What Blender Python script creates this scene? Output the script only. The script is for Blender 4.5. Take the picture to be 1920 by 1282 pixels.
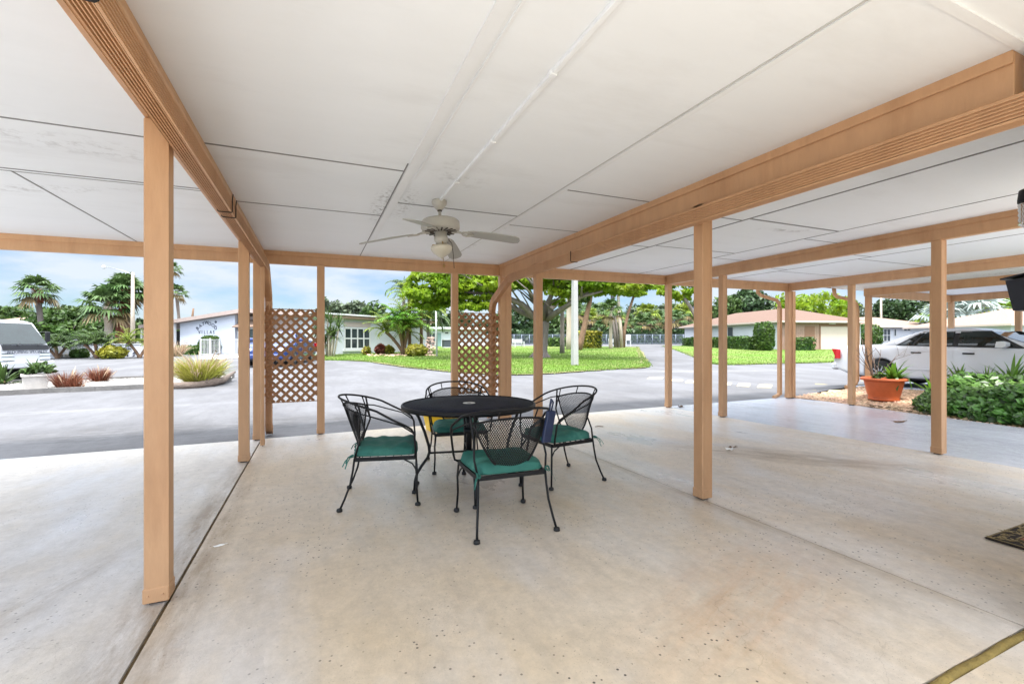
import bpy, bmesh, math, random
from mathutils import Vector, Matrix, noise as mnoise
R_ = math.radians
sc = bpy.context.scene
for o in list(bpy.data.objects):
    bpy.data.objects.remove(o)
col = sc.collection

# ------------------------------------------------------------------ camera
CAM_F, CAM_YAW, CAM_H = 842.5, 23.667, 1.27
cd = bpy.data.cameras.new("camera"); cam = bpy.data.objects.new("camera", cd); col.objects.link(cam)
cd.sensor_width = 36.0; cd.lens = 36.0 * CAM_F / 1920.0; cd.clip_start = 0.02; cd.clip_end = 5000
cam.location = (0, 0, CAM_H); cam.rotation_euler = (R_(90), 0, R_(-CAM_YAW))
sc.camera = cam

# ------------------------------------------------------------------ light
SUN_EL, SUN_AZ = 69.0, 208.0          # compass style: direction the light comes from, clockwise from +Y
sd = bpy.data.lights.new("sun", 'SUN'); sun = bpy.data.objects.new("sun", sd); col.objects.link(sun)
sd.energy = 2.2; sd.angle = R_(10.0); sd.color = (1.0, 0.98, 0.95)
_dir = Vector((math.sin(R_(SUN_AZ)) * math.cos(R_(SUN_EL)), math.cos(R_(SUN_AZ)) * math.cos(R_(SUN_EL)), math.sin(R_(SUN_EL))))
sun.rotation_euler = _dir.to_track_quat('Z', 'Y').to_euler()
w = bpy.data.worlds.new("World"); sc.world = w; w.use_nodes = True
nt = w.node_tree; N = nt.nodes; L = nt.links; N.clear()
out = N.new('ShaderNodeOutputWorld'); bg = N.new('ShaderNodeBackground'); bg.inputs[1].default_value = 0.12
sky = N.new('ShaderNodeTexSky'); sky.sky_type = 'NISHITA'; sky.sun_disc = False
sky.sun_elevation = R_(SUN_EL); sky.sun_rotation = R_(SUN_AZ); sky.air_density = 1.0; sky.dust_density = 0.6; sky.ozone_density = 1.5
tc = N.new('ShaderNodeTexCoord'); mp = N.new('ShaderNodeMapping'); mp.inputs['Scale'].default_value = (1.3, 1.3, 4.2); mp.inputs['Location'].default_value = (0.4, 1.1, 0.3)
n1 = N.new('ShaderNodeTexNoise'); n1.inputs['Scale'].default_value = 1.9; n1.inputs['Detail'].default_value = 9; n1.inputs['Roughness'].default_value = 0.58
cr = N.new('ShaderNodeValToRGB'); cr.color_ramp.elements[0].position = 0.38; cr.color_ramp.elements[1].position = 0.58
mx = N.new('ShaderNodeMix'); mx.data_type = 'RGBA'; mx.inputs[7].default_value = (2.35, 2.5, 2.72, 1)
L.new(tc.outputs['Generated'], mp.inputs[0]); L.new(mp.outputs[0], n1.inputs[0]); L.new(n1.outputs[0], cr.inputs[0])
mm = N.new('ShaderNodeMath'); mm.operation = 'MULTIPLY'; mm.inputs[1].default_value = 0.85
L.new(cr.outputs[0], mm.inputs[0])
sz = N.new('ShaderNodeSeparateXYZ'); L.new(tc.outputs['Generated'], sz.inputs[0])
hz = N.new('ShaderNodeMapRange'); hz.interpolation_type = 'SMOOTHSTEP'; hz.inputs[1].default_value = 0.2; hz.inputs[2].default_value = 0.5; L.new(sz.outputs[2], hz.inputs[0])
mxm = N.new('ShaderNodeMath'); mxm.operation = 'MAXIMUM'; L.new(mm.outputs[0], mxm.inputs[0]); L.new(hz.outputs[0], mxm.inputs[1]); L.new(mxm.outputs[0], mx.inputs[0])
tn = N.new('ShaderNodeMix'); tn.data_type = 'RGBA'; tn.blend_type = 'MULTIPLY'; tn.inputs[0].default_value = 1.0; tn.inputs[7].default_value = (0.25, 0.335, 0.41, 1)
L.new(sky.outputs[0], tn.inputs[6]); L.new(tn.outputs[2], mx.inputs[6]); 
# hazy sky: gain added overhead and round the sun, out of view, to light the carport
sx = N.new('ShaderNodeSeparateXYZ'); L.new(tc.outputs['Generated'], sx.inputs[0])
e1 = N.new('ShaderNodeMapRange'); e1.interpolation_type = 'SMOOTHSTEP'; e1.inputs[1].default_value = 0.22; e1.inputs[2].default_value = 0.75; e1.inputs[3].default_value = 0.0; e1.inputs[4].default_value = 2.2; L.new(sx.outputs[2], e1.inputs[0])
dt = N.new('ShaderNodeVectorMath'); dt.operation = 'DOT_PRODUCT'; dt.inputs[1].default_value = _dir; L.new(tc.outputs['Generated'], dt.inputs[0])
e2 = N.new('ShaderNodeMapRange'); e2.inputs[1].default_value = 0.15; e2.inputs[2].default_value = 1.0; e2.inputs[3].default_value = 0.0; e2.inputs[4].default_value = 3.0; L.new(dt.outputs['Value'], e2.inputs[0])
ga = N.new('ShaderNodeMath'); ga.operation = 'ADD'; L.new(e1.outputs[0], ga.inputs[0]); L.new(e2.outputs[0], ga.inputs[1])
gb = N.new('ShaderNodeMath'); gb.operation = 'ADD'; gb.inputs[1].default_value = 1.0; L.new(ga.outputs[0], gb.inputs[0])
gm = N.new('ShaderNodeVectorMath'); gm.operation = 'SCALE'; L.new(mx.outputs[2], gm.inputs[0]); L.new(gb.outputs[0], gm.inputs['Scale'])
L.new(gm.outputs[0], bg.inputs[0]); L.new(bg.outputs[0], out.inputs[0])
sc.view_settings.view_transform = 'Standard'; sc.view_settings.look = 'None'
sc.view_settings.exposure = 1.69; sc.view_settings.gamma = 1.0
sc.render.engine = 'CYCLES'
sc.cycles.max_bounces = 12; sc.cycles.diffuse_bounces = 8; sc.cycles.transparent_max_bounces = 12

# ------------------------------------------------------------------ helpers
def terr(x, y):
    r = x*math.sin(R_(CAM_YAW)) + y*math.cos(R_(CAM_YAW))     # the land rises gently away from the carport
    z = -0.085 + 0.02 * max(0.0, min(r, 64.0) - 12.0)
    # the neighbouring plot on the right lies a little higher
    k = max(0.0, min(1.0, (x - 10.8) / 1.5)) * max(0.0, min(1.0, (8.6 - y) / 1.5))
    return z * (1 - k) + 0.12 * k if z < 0.12 else z
SLOPE = 0.0093
def floor_z(y): return -SLOPE * y
_cy, _sy = math.cos(R_(CAM_YAW)), math.sin(R_(CAM_YAW))
FWD = Vector((_sy, _cy, 0)); RGT = Vector((_cy, -_sy, 0))
def pt(px, py, d):
    """world point seen at photo pixel (px,py) at depth d metres"""
    return Vector((0, 0, CAM_H)) + (FWD + RGT * ((px - 960) / CAM_F) + Vector((0, 0, (641 - py) / CAM_F))) * d
def at(px, py, hz=0.0):
    """where the terrain lies under photo pixel (px,py)"""
    d = 3.0
    while d < 90:
        p = pt(px, py, d)
        if p.z <= terr(p.x, p.y) + hz: break
        d += 0.05
    return Vector((p.x, p.y, terr(p.x, p.y)))
def dep(p): return p[0] * FWD.x + p[1] * FWD.y
def mpp(p): return dep(p) / CAM_F                     # metres per photo pixel there

def link(o, parent=None):
    col.objects.link(o)
    if parent is not None: o.parent = parent
    return o
def tag(o, label=None, cat=None, group=None, kind=None):
    if label: o['label'] = label
    if cat: o['category'] = cat
    if group: o['group'] = group
    if kind: o['kind'] = kind
    return o
def empty(name, loc, rz=0.0, label=None, cat=None, group=None):
    o = bpy.data.objects.new(name, None); o.empty_display_size = 0.2
    o.location = loc; o.rotation_euler = (0, 0, rz); col.objects.link(o)
    return tag(o, label, cat, group)
def copy_tree(o, parent=None):
    c = o.copy(); col.objects.link(c)
    if parent is not None: c.parent = parent
    for ch in list(o.children): copy_tree(ch, c)
    return c

class MB:
    """collects shapes; build() links them as ONE mesh object"""
    def __init__(s): s.v = []; s.f = []; s.m = []; s.sm = []
    def face(s, idx, m=0, sm=False): s.f.append(idx); s.m.append(m); s.sm.append(sm)
    def quad(s, a, b, c, d, m=0, sm=False):
        n = len(s.v); s.v += [tuple(a), tuple(b), tuple(c), tuple(d)]; s.face((n, n+1, n+2, n+3), m, sm)
    def tri(s, a, b, c, m=0):
        n = len(s.v); s.v += [tuple(a), tuple(b), tuple(c)]; s.face((n, n+1, n+2), m)
    def poly(s, pts, m=0):
        n = len(s.v); s.v += [tuple(p) for p in pts]; s.face(tuple(range(n, n+len(pts))), m)
    def box(s, x0, x1, y0, y1, z0, z1, m=0, bev=0.0):
        if bev <= 0:
            n = len(s.v)
            s.v += [(x0,y0,z0),(x1,y0,z0),(x1,y1,z0),(x0,y1,z0),(x0,y0,z1),(x1,y0,z1),(x1,y1,z1),(x0,y1,z1)]
            for q in ((3,2,1,0),(4,5,6,7),(0,1,5,4),(1,2,6,5),(2,3,7,6),(3,0,4,7)): s.face(tuple(n+i for i in q), m)
        else:
            b = min(bev, (x1-x0)/2.1, (y1-y0)/2.1, (z1-z0)/2.1)
            rings = []
            for z, i in ((z0, b), (z0+b, 0), (z1-b, 0), (z1, b)):
                xa, xb, ya, yb = x0+i, x1-i, y0+i, y1-i; c = b if i == 0 else b*0.4
                rings.append([(xa+c,ya,z),(xb-c,ya,z),(xb,ya+c,z),(xb,yb-c,z),(xb-c,yb,z),(xa+c,yb,z),(xa,yb-c,z),(xa,ya+c,z)])
            s.loft(rings, m, False, True)
    def loft(s, rings, m=0, sm=True, caps=True, closed=True):
        n0 = len(s.v); k = len(rings[0])
        for r in rings: s.v += [tuple(p) for p in r]
        for i in range(len(rings)-1):
            for j in range(k if closed else k-1):
                a = n0+i*k+j; b = n0+i*k+(j+1) % k
                s.face((a, b, b+k, a+k), m, sm)
        if caps and closed:
            s.face(tuple(n0+j for j in range(k))[::-1], m, False)
            s.face(tuple(n0+(len(rings)-1)*k+j for j in range(k)), m, False)
    def tube(s, pts, r, k=8, m=0, sm=True, sq=False):
        """round tube along points; r number or list"""
        P = [Vector(p) for p in pts]; rings = []
        prev = None
        for i, p in enumerate(P):
            t = (P[min(i+1, len(P)-1)] - P[max(i-1, 0)])
            if t.length < 1e-9: t = Vector((0, 0, 1))
            t.normalize()
            if prev is None:
                u = t.cross(Vector((0, 0, 1)))
                if u.length < 0.05: u = t.cross(Vector((1, 0, 0)))
            else: u = prev - t * prev.dot(t)
            if u.length < 1e-6: u = t.cross(Vector((1, 0, 0)))
            u.normalize(); prev = u; v = t.cross(u)
            rr = r[i] if isinstance(r, (list, tuple)) else r
            rings.append([p + (u*math.cos(a) + v*math.sin(a))*rr for a in [2*math.pi*j/k for j in range(k)]])
        s.loft(rings, m, sm, True)
    def bar(s, a, b, wd, ht, m=0, up=(0, 0, 1)):
        a = Vector(a); b = Vector(b); t = (b-a).normalized(); u = t.cross(Vector(up))
        if u.length < 1e-5: u = t.cross(Vector((1, 0, 0)))
        u.normalize(); v = u.cross(t).normalized(); u *= wd/2; v *= ht/2
        s.loft([[p-u-v, p+u-v, p+u+v, p-u+v] for p in (a, b)], m, False, True)
    def lathe(s, prof, c=(0, 0, 0), k=24, m=0, sm=True):
        cl = len(prof) > 3 and tuple(prof[0]) == tuple(prof[-1])
        c = Vector(c)
        s.loft([[c + Vector((r*math.cos(2*math.pi*j/k), r*math.sin(2*math.pi*j/k), z)) for j in range(k)] for r, z in prof], m, sm, not cl)
    def ribbon(s, pts, wd, nrm=None, m=0, taper=None):
        """flat strip along pts"""
        P = [Vector(p) for p in pts]; n0 = len(s.v)
        for i, p in enumerate(P):
            t = (P[min(i+1, len(P)-1)] - P[max(i-1, 0)]).normalized()
            u = t.cross(Vector(nrm)) if nrm is not None else t.cross(Vector((0, 0, 1)))
            if u.length < 1e-5: u = Vector((1, 0, 0))
            u.normalize(); ww = wd/2 * (taper[i] if taper else 1)
            s.v += [tuple(p-u*ww), tuple(p+u*ww)]
        for i in range(len(P)-1):
            a = n0+2*i; s.face((a, a+1, a+3, a+2), m, True)
    def build(s, name, mats, parent=None, off=None, bev=0.0):
        """mesh object; verts in world space when off is the parent's location"""
        me = bpy.data.meshes.new(name)
        if off is not None:
            ox, oy, oz = off
            vs = [(x-ox, y-oy, z-oz) for x, y, z in s.v]
        else: vs = s.v
        me.from_pydata(vs, [], s.f)
        if not isinstance(mats, (list, tuple)): mats = [mats]
        for mt in mats: me.materials.append(mt)
        me.polygons.foreach_set('material_index', s.m); me.polygons.foreach_set('use_smooth', s.sm)
        me.update()
        o = bpy.data.objects.new(name, me); link(o, parent)
        if bev:
            b = o.modifiers.new('bevel', 'BEVEL'); b.width = bev; b.segments = 2; b.limit_method = 'ANGLE'; b.angle_limit = R_(50)
        return o

# ------------------------------------------------------------------ materials
def mat(name, colr, rough=0.6, var=0.0, vscale=4.0, bump=0.0, bscale=40.0, metal=0.0, spec=0.5, col2=None, c2scale=1.0, c2lo=0.45, c2hi=0.6, stretch=None, trans=0.0, emit=None, coat=0.0, island=0.0, c2amt=1.0):
    m = bpy.data.materials.new(name); m.use_nodes = True
    nt = m.node_tree; N = nt.nodes; L = nt.links
    b = N['Principled BSDF']; b.inputs['Roughness'].default_value = rough; b.inputs['Metallic'].default_value = metal
    b.inputs['Specular IOR Level'].default_value = spec
    if coat: b.inputs['Coat Weight'].default_value = coat; b.inputs['Coat Roughness'].default_value = 0.05
    tc = N.new('ShaderNodeTexCoord'); src = tc.outputs['Object']
    if stretch:
        mp = N.new('ShaderNodeMapping'); mp.inputs['Scale'].default_value = stretch; L.new(src, mp.inputs[0]); src = mp.outputs[0]
    c = None
    if col2 is not None:
        n = N.new('ShaderNodeTexNoise'); n.inputs['Scale'].default_value = c2scale; n.inputs['Detail'].default_value = 8; n.inputs['Roughness'].default_value = 0.65
        r = N.new('ShaderNodeValToRGB'); r.color_ramp.elements[0].position = c2lo; r.color_ramp.elements[1].position = c2hi
        r.color_ramp.elements[1].color = (c2amt, c2amt, c2amt, 1)
        x = N.new('ShaderNodeMix'); x.data_type = 'RGBA'; x.inputs[6].default_value = (*colr, 1); x.inputs[7].default_value = (*col2, 1)
        L.new(src, n.inputs[0]); L.new(n.outputs[0], r.inputs[0]); L.new(r.outputs[0], x.inputs[0]); c = x.outputs[2]
    if var or island:
        h = N.new('ShaderNodeHueSaturation'); h.inputs['Saturation'].default_value = 1.0
        if c is None: h.inputs['Color'].default_value = (*colr, 1)
        else: L.new(c, h.inputs['Color'])
        mr = N.new('ShaderNodeMapRange'); 
        if island:
            g = N.new('ShaderNodeNewGeometry'); L.new(g.outputs['Random Per Island'], mr.inputs[0])
            mr.inputs[3].default_value = 1-island; mr.inputs[4].default_value = 1+island
            n = N.new('ShaderNodeTexNoise'); n.inputs['Scale'].default_value = vscale; L.new(src, n.inputs[0])
            mr2 = N.new('ShaderNodeMapRange'); mr2.inputs[1].default_value = 0.3; mr2.inputs[2].default_value = 0.7; mr2.inputs[3].default_value = 0.478; mr2.inputs[4].default_value = 0.515
            L.new(n.outputs[0], mr2.inputs[0]); L.new(mr2.outputs[0], h.inputs['Hue'])
        else:
            n = N.new('ShaderNodeTexNoise'); n.inputs['Scale'].default_value = vscale; n.inputs['Detail'].default_value = 8; n.inputs['Roughness'].default_value = 0.7
            L.new(src, n.inputs[0]); L.new(n.outputs[0], mr.inputs[0])
            mr.inputs[1].default_value = 0.28; mr.inputs[2].default_value = 0.72; mr.inputs[3].default_value = 1-var; mr.inputs[4].default_value = 1+var
        L.new(mr.outputs[0], h.inputs['Value']); c = h.outputs[0]
    if c is None: b.inputs['Base Color'].default_value = (*colr, 1)
    else: L.new(c, b.inputs['Base Color'])
    if bump:
        n = N.new('ShaderNodeTexNoise'); n.inputs['Scale'].default_value = bscale; n.inputs['Detail'].default_value = 6; L.new(src, n.inputs[0])
        bp = N.new('ShaderNodeBump'); bp.inputs['Strength'].default_value = bump; bp.inputs['Distance'].default_value = 0.02
        L.new(n.outputs[0], bp.inputs['Height']); L.new(bp.outputs[0], b.inputs['Normal'])
    if trans:
        t = N.new('ShaderNodeBsdfTranslucent'); ms = N.new('ShaderNodeMixShader'); ms.inputs[0].default_value = trans
        if c is None: t.inputs[0].default_value = (*colr, 1)
        else: L.new(c, t.inputs[0])
        o = N['Material Output']; L.new(b.outputs[0], ms.inputs[1]); L.new(t.outputs[0], ms.inputs[2]); L.new(ms.outputs[0], o.inputs[0])
    return m
def glass(name, tint=(0.75, 0.85, 0.85), rough=0.02):
    """window pane: mostly clear, mirror-like at grazing angles"""
    m = bpy.data.materials.new(name); m.use_nodes = True
    N = m.node_tree.nodes; L = m.node_tree.links; N.remove(N['Principled BSDF'])
    t = N.new('ShaderNodeBsdfTransparent'); t.inputs[0].default_value = (*tint, 1)
    g = N.new('ShaderNodeBsdfGlossy'); g.inputs['Roughness'].default_value = rough
    f = N.new('ShaderNodeFresnel'); f.inputs[0].default_value = 1.5
    ad = N.new('ShaderNodeMath'); ad.operation = 'MULTIPLY_ADD'; ad.inputs[1].default_value = 1.0; ad.inputs[2].default_value = 0.06
    ms = N.new('ShaderNodeMixShader'); L.new(f.outputs[0], ad.inputs[0]); L.new(ad.outputs[0], ms.inputs[0]); L.new(t.outputs[0], ms.inputs[1]); L.new(g.outputs[0], ms.inputs[2])
    L.new(ms.outputs[0], N['Material Output'].inputs[0])
    return m

def leafmat(name, c, isl=0.45, trans=0.3, rough=0.5, vs=0.7): return mat(name, c, rough=rough, island=isl, vscale=vs, trans=trans, spec=0.35)
M = {}
def S(r, g, b):
    f = lambda c: (c/255/12.92) if c <= 10 else ((c/255+0.055)/1.055)**2.4
    return (f(r), f(g), f(b))

# ------------------------------------------------------------------ floor material: worn painted concrete
def concrete(name, base, patch, worn, speck=1.0, worn_amt=0.6, rough=0.38, stains_sheen=()):
    m = bpy.data.materials.new(name); m.use_nodes = True
    nt = m.node_tree; N = nt.nodes; L = nt.links; b = N['Principled BSDF']
    tc = N.new('ShaderNodeTexCoord'); src = tc.outputs['Object']
    def noise(sc_, det=8, ro=0.6, st=None, loc=(0, 0, 0)):
        n = N.new('ShaderNodeTexNoise'); n.inputs['Scale'].default_value = sc_; n.inputs['Detail'].default_value = det; n.inputs['Roughness'].default_value = ro
        mp = N.new('ShaderNodeMapping'); mp.inputs['Location'].default_value = loc
        if st: mp.inputs['Scale'].default_value = st
        L.new(src, mp.inputs[0]); L.new(mp.outputs[0], n.inputs[0]); return n.outputs[0]
    def ramp(v, lo, hi, a=0.0, z=1.0):
        r = N.new('ShaderNodeMapRange'); r.inputs[1].default_value = lo; r.inputs[2].default_value = hi; r.inputs[3].default_value = a; r.inputs[4].default_value = z
        L.new(v, r.inputs[0]); return r.outputs[0]
    def mix(f, a, c):
        x = N.new('ShaderNodeMix'); x.data_type = 'RGBA'; L.new(f, x.inputs[0])
        for i, v in ((6, a), (7, c)):
            if isinstance(v, tuple): x.inputs[i].default_value = (*v, 1)
            else: L.new(v, x.inputs[i])
        return x.outputs[2]
    def mul(a, c):
        x = N.new('ShaderNodeMath'); x.operation = 'MULTIPLY'; L.new(a, x.inputs[0])
        if isinstance(c, float): x.inputs[1].default_value = c
        else: L.new(c, x.inputs[1])
        return x.outputs[0]
    c = mix(ramp(noise(0.7, 9, 0.62), 0.38, 0.66), base, patch)
    wmask = ramp(noise(0.42, 10, 0.62, (1.7, 0.75, 1), (3.1, 0.2, 0)), 0.45, 0.62)
    c = mix(mul(wmask, worn_amt), c, worn)
    # fine grime streaks along the slab
    st = ramp(noise(2.2, 10, 0.75, (2.2, 0.45, 1)), 0.46, 0.78)
    c = mix(mul(st, 0.5), c, tuple(v*0.6 for v in base))
    for (sx, sy, ang, ln, wd, sc_, amt) in stains_sheen:     # grime with a place of its own: drip lines, tyre and foot tracks; also one painted bluish reflection
        mp = N.new('ShaderNodeMapping'); mp.vector_type = 'TEXTURE'; mp.inputs['Location'].default_value = (sx, sy, 0); mp.inputs['Rotation'].default_value = (0, 0, R_(ang)); mp.inputs['Scale'].default_value = (ln, wd, 1000)
        L.new(src, mp.inputs[0]); ln_ = N.new('ShaderNodeVectorMath'); ln_.operation = 'LENGTH'; L.new(mp.outputs[0], ln_.inputs[0])
        nz = N.new('ShaderNodeTexNoise'); nz.inputs['Scale'].default_value = 5.0; nz.inputs['Detail'].default_value = 10; nz.inputs['Roughness'].default_value = 0.75
        m2 = N.new('ShaderNodeMapping'); m2.vector_type = 'TEXTURE'; m2.inputs['Rotation'].default_value = (0, 0, R_(ang)); m2.inputs['Scale'].default_value = (2.8, 0.6, 1); L.new(src, m2.inputs[0]); L.new(m2.outputs[0], nz.inputs[0])
        f = mul(ramp(ln_.outputs['Value'], 0.25, 1.0, 1, 0), mul(ramp(nz.outputs[0], 0.36, 0.62), amt)); c = mix(f, c, sc_)
    # hairline cracks
    wv = N.new('ShaderNodeTexVoronoi'); wv.feature = 'DISTANCE_TO_EDGE'; wv.inputs['Scale'].default_value = 1.7
    dis = N.new('ShaderNodeVectorMath'); dis.operation = 'ADD'; nn = N.new('ShaderNodeTexNoise'); nn.inputs['Scale'].default_value = 4; nn.inputs['Detail'].default_value = 8
    sc3 = N.new('ShaderNodeVectorMath'); sc3.operation = 'SCALE'; sc3.inputs['Scale'].default_value = 0.5; L.new(src, nn.inputs[0]); L.new(nn.outputs['Color'], sc3.inputs[0]); L.new(src, dis.inputs[0]); L.new(sc3.outputs[0], dis.inputs[1]); L.new(dis.outputs[0], wv.inputs[0])
    ck = mul(mul(ramp(wv.outputs['Distance'], 0.002, 0.007, 1, 0), ramp(noise(0.6, 3, 0.5, None, (4, 4, 0)), 0.5, 0.6)), 0.22); c = mix(ck, c, S(110, 94, 74))
    # pock marks: clusters of small dark pits
    v = N.new('ShaderNodeTexVoronoi'); v.inputs['Scale'].default_value = 30; L.new(src, v.inputs[0])
    pit = ramp(v.outputs['Distance'], 0.13, 0.19, 1, 0)
    sp = N.new('ShaderNodeSeparateColor'); L.new(v.outputs['Color'], sp.inputs[0])
    keep = ramp(sp.outputs[0], 0.5, 0.52)
    cl = ramp(noise(0.85, 6, 0.6, None, (7, 2, 0)), 0.36, 0.58)
    pm = mul(mul(pit, keep), mul(cl, 0.95*speck))
    c = mix(pm, c, S(52, 44, 38))
    v2 = N.new('ShaderNodeTexVoronoi'); v2.inputs['Scale'].default_value = 85; L.new(src, v2.inputs[0])
    p2 = mul(mul(ramp(v2.outputs['Distance'], 0.1, 0.18, 1, 0), ramp(noise(1.1, 5, 0.6, None, (1, 9, 0)), 0.42, 0.6)), 0.6*speck)
    c = mix(p2, c, S(80, 70, 60))
    # fine mottling
    c2 = N.new('ShaderNodeHueSaturation'); L.new(c, c2.inputs['Color']); L.new(ramp(noise(14, 10, 0.8), 0.25, 0.75, 0.78, 1.18), c2.inputs['Value'])
    L.new(c2.outputs[0], b.inputs['Base Color'])
    L.new(ramp(wmask, 0, 1, rough+0.06, rough-0.12), b.inputs['Roughness'])
    b.inputs['Specular IOR Level'].default_value = 0.5
    bp = N.new('ShaderNodeBump'); bp.inputs['Strength'].default_value = 0.22; bp.inputs['Distance'].default_value = 0.01
    L.new(noise(60, 8, 0.7), bp.inputs['Height']); L.new(bp.outputs[0], b.inputs['Normal'])
    return m
M['slab'] = concrete('beige_concrete', S(206, 193, 175), S(198, 180, 153), S(202, 201, 202), stains_sheen=[(4.9, 3.5, -48, 1.5, .42, S(128, 106, 78), .75), (5.3, 2.9, -40, 1.0, .3, S(140, 118, 88), .6), (1.3, 3.7, 10, .9, .6, S(176, 158, 132), .5), (-.6, 3, 90, 4, .13, S(140, 118, 88), .75), (2.9, 3, 90, 3.5, .10, S(150, 128, 98), .6), (2.0, 1.6, 20, 1.1, .5, S(190, 150, 112), .5)])
M['slab_left'] = concrete('pale_concrete', S(204, 197, 187), S(188, 181, 172), S(206, 207, 212), 0.7, 0.85, stains_sheen=[(-.75, 3, 90, 4.5, .16, S(132, 112, 86), .8), (-1.3, 3.0, 70, .9, .16, S(130, 112, 88), .6), (-1.9, 2.9, 65, 1.2, .2, S(140, 126, 104), .6), (-2.6, 4.6, 20, 1.2, .3, S(160, 150, 138), .5)])
M['slab_right'] = concrete('lit_slab_concrete', S(220, 209, 194), S(212, 196, 174), S(216, 217, 221), stains_sheen=[(4.9, 3.5, -48, 1.5, .42, S(138, 114, 84), .75), (5.3, 2.9, -40, 1.0, .3, S(150, 128, 96), .6), (2.9, 3, 90, 3.5, .10, S(150, 128, 98), .6), (4.2, 4.7, -45, 1.6, .3, S(170, 176, 190), .5)])  # slab concrete lightened for this bay's weak light; last entry paints a bluish reflection
M['slab_far'] = concrete('sealed_concrete', S(208, 209, 217), S(192, 195, 206), S(218, 220, 228), 0.25, 0.7, 0.19)
M['asphalt'] = concrete('old_asphalt', S(95, 94, 95), S(86, 85, 87), S(103, 102, 104), 0.25, 0.7, 0.85, stains_sheen=[(-1, 8.4, 0, 9, 1.3, S(58, 56, 56), .8), (5, 9.2, 12, 6, .5, S(80, 78, 78), .6), (-3, 12, 15, 7, .5, S(84, 83, 84), .7), (3, 15, -8, 8, .7, S(86, 85, 86), .7), (9, 12, 30, 5, .8, S(84, 82, 82), .7), (15, 14, -20, 6, .8, S(128, 126, 124), .6), (0, 22, 5, 9, 1, S(88, 87, 88), .7), (-6, 11.5, 3, 6, .4, S(128, 127, 127), .6)])
M['dirt'] = mat('sandy_soil', S(128, 118, 92), rough=0.95, var=0.25, vscale=3)
M['grass'] = mat('lawn_green', (0.10, 0.19, 0.026), rough=0.9, var=0.3, vscale=1.4, bump=0.6, bscale=30, col2=(0.15, 0.165, 0.05), c2scale=0.3, c2lo=0.4, c2hi=0.62, spec=0.15)
M['grassblade'] = leafmat('grass_blade', (0.135, 0.228, 0.032), 0.35, 0.35, 0.6, 0.3)
M['gap'] = mat('joint_filler', S(98, 82, 56), rough=0.9, var=0.4, vscale=6)
M['olive'] = mat('mossy_joint', S(128, 110, 58), rough=0.9, var=0.4, vscale=9, bump=0.6, bscale=50)
M['tan'] = mat('tan_painted_metal', S(192, 150, 112), rough=0.45, var=0.09, vscale=3.5, bump=0.08, bscale=22, spec=0.45, col2=S(172, 128, 90), c2scale=1.6, c2lo=0.5, c2hi=0.8, stretch=(2.5, 2.5, 0.5))
M['tan_lattice'] = mat('tan_painted_wood', S(150, 108, 72), rough=0.6, var=0.12, vscale=14, bump=0.15, bscale=60)
M['ceil'] = mat('white_ceiling_board', S(230, 233, 236), rough=0.55, var=0.025, vscale=1.6, col2=S(218, 220, 222), c2scale=1.3, c2lo=0.56, c2hi=0.84, stretch=(0.5, 1.5, 1), spec=0.3, bump=0.03, bscale=8)
def mildew(m, spots):
    N = m.node_tree.nodes; L = m.node_tree.links; b = N['Principled BSDF']; lk = b.inputs['Base Color'].links[0].from_socket
    tc = N.new('ShaderNodeTexCoord')
    for (x, y, ang, ln, wd, amt, sc_) in spots:
        mp = N.new('ShaderNodeMapping'); mp.vector_type = 'TEXTURE'; mp.inputs['Location'].default_value = (x, y, 0); mp.inputs['Rotation'].default_value = (0, 0, R_(ang)); mp.inputs['Scale'].default_value = (ln, wd, 1000); L.new(tc.outputs['Object'], mp.inputs[0])
        le = N.new('ShaderNodeVectorMath'); le.operation = 'LENGTH'; L.new(mp.outputs[0], le.inputs[0])
        a = N.new('ShaderNodeMapRange'); a.inputs[1].default_value = 0.2; a.inputs[2].default_value = 1.0; a.inputs[3].default_value = amt; a.inputs[4].default_value = 0; L.new(le.outputs['Value'], a.inputs[0])
        n = N.new('ShaderNodeTexNoise'); n.inputs['Scale'].default_value = sc_; n.inputs['Detail'].default_value = 6; n.inputs['Roughness'].default_value = 0.7; L.new(tc.outputs['Object'], n.inputs[0])
        q = N.new('ShaderNodeMapRange'); q.inputs[1].default_value = 0.5; q.inputs[2].default_value = 0.62; L.new(n.outputs[0], q.inputs[0])
        mu = N.new('ShaderNodeMath'); mu.operation = 'MULTIPLY'; L.new(a.outputs[0], mu.inputs[0]); L.new(q.outputs[0], mu.inputs[1])
        x_ = N.new('ShaderNodeMix'); x_.data_type = 'RGBA'; x_.inputs[7].default_value = (*S(112, 108, 104), 1); L.new(mu.outputs[0], x_.inputs[0]); L.new(lk, x_.inputs[6]); lk = x_.outputs[2]
    L.new(lk, b.inputs['Base Color'])
mildew(M['ceil'], [(-.5, -2.55, 90, .75, .14, .8, 26), (-.32, -2.7, 90, .6, .12, .5, 26), (-2.6, -3.2, 10, .8, .25, .3, 9), (-.05, -3.6, 60, .4, .25, .3, 8), (4.1, -3.4, -15, .5, .12, .6, 5), (.85, -1.9, 90, 1.5, .1, .3, 12), (-3.2, -2.0, -20, .9, .12, .4, 12)])
M['ceilseam'] = mat('ceiling_seam', S(128, 128, 128), rough=0.8)
M['ceilseam_pale'] = mat('pale_ceiling_seam', S(186, 185, 182), rough=0.8)
M['trimwhite'] = mat('white_trim', S(226, 228, 230), rough=0.5, var=0.03)
M['rooftop'] = mat('roof_top', S(205, 200, 190), rough=0.9, var=0.1)
M['black'] = mat('black_wrought_iron', (0.006, 0.006, 0.007), rough=0.45, spec=0.3, bump=0.05, bscale=120)
M['rubber'] = mat('black_rubber', (0.01, 0.01, 0.01), rough=0.6)
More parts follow.
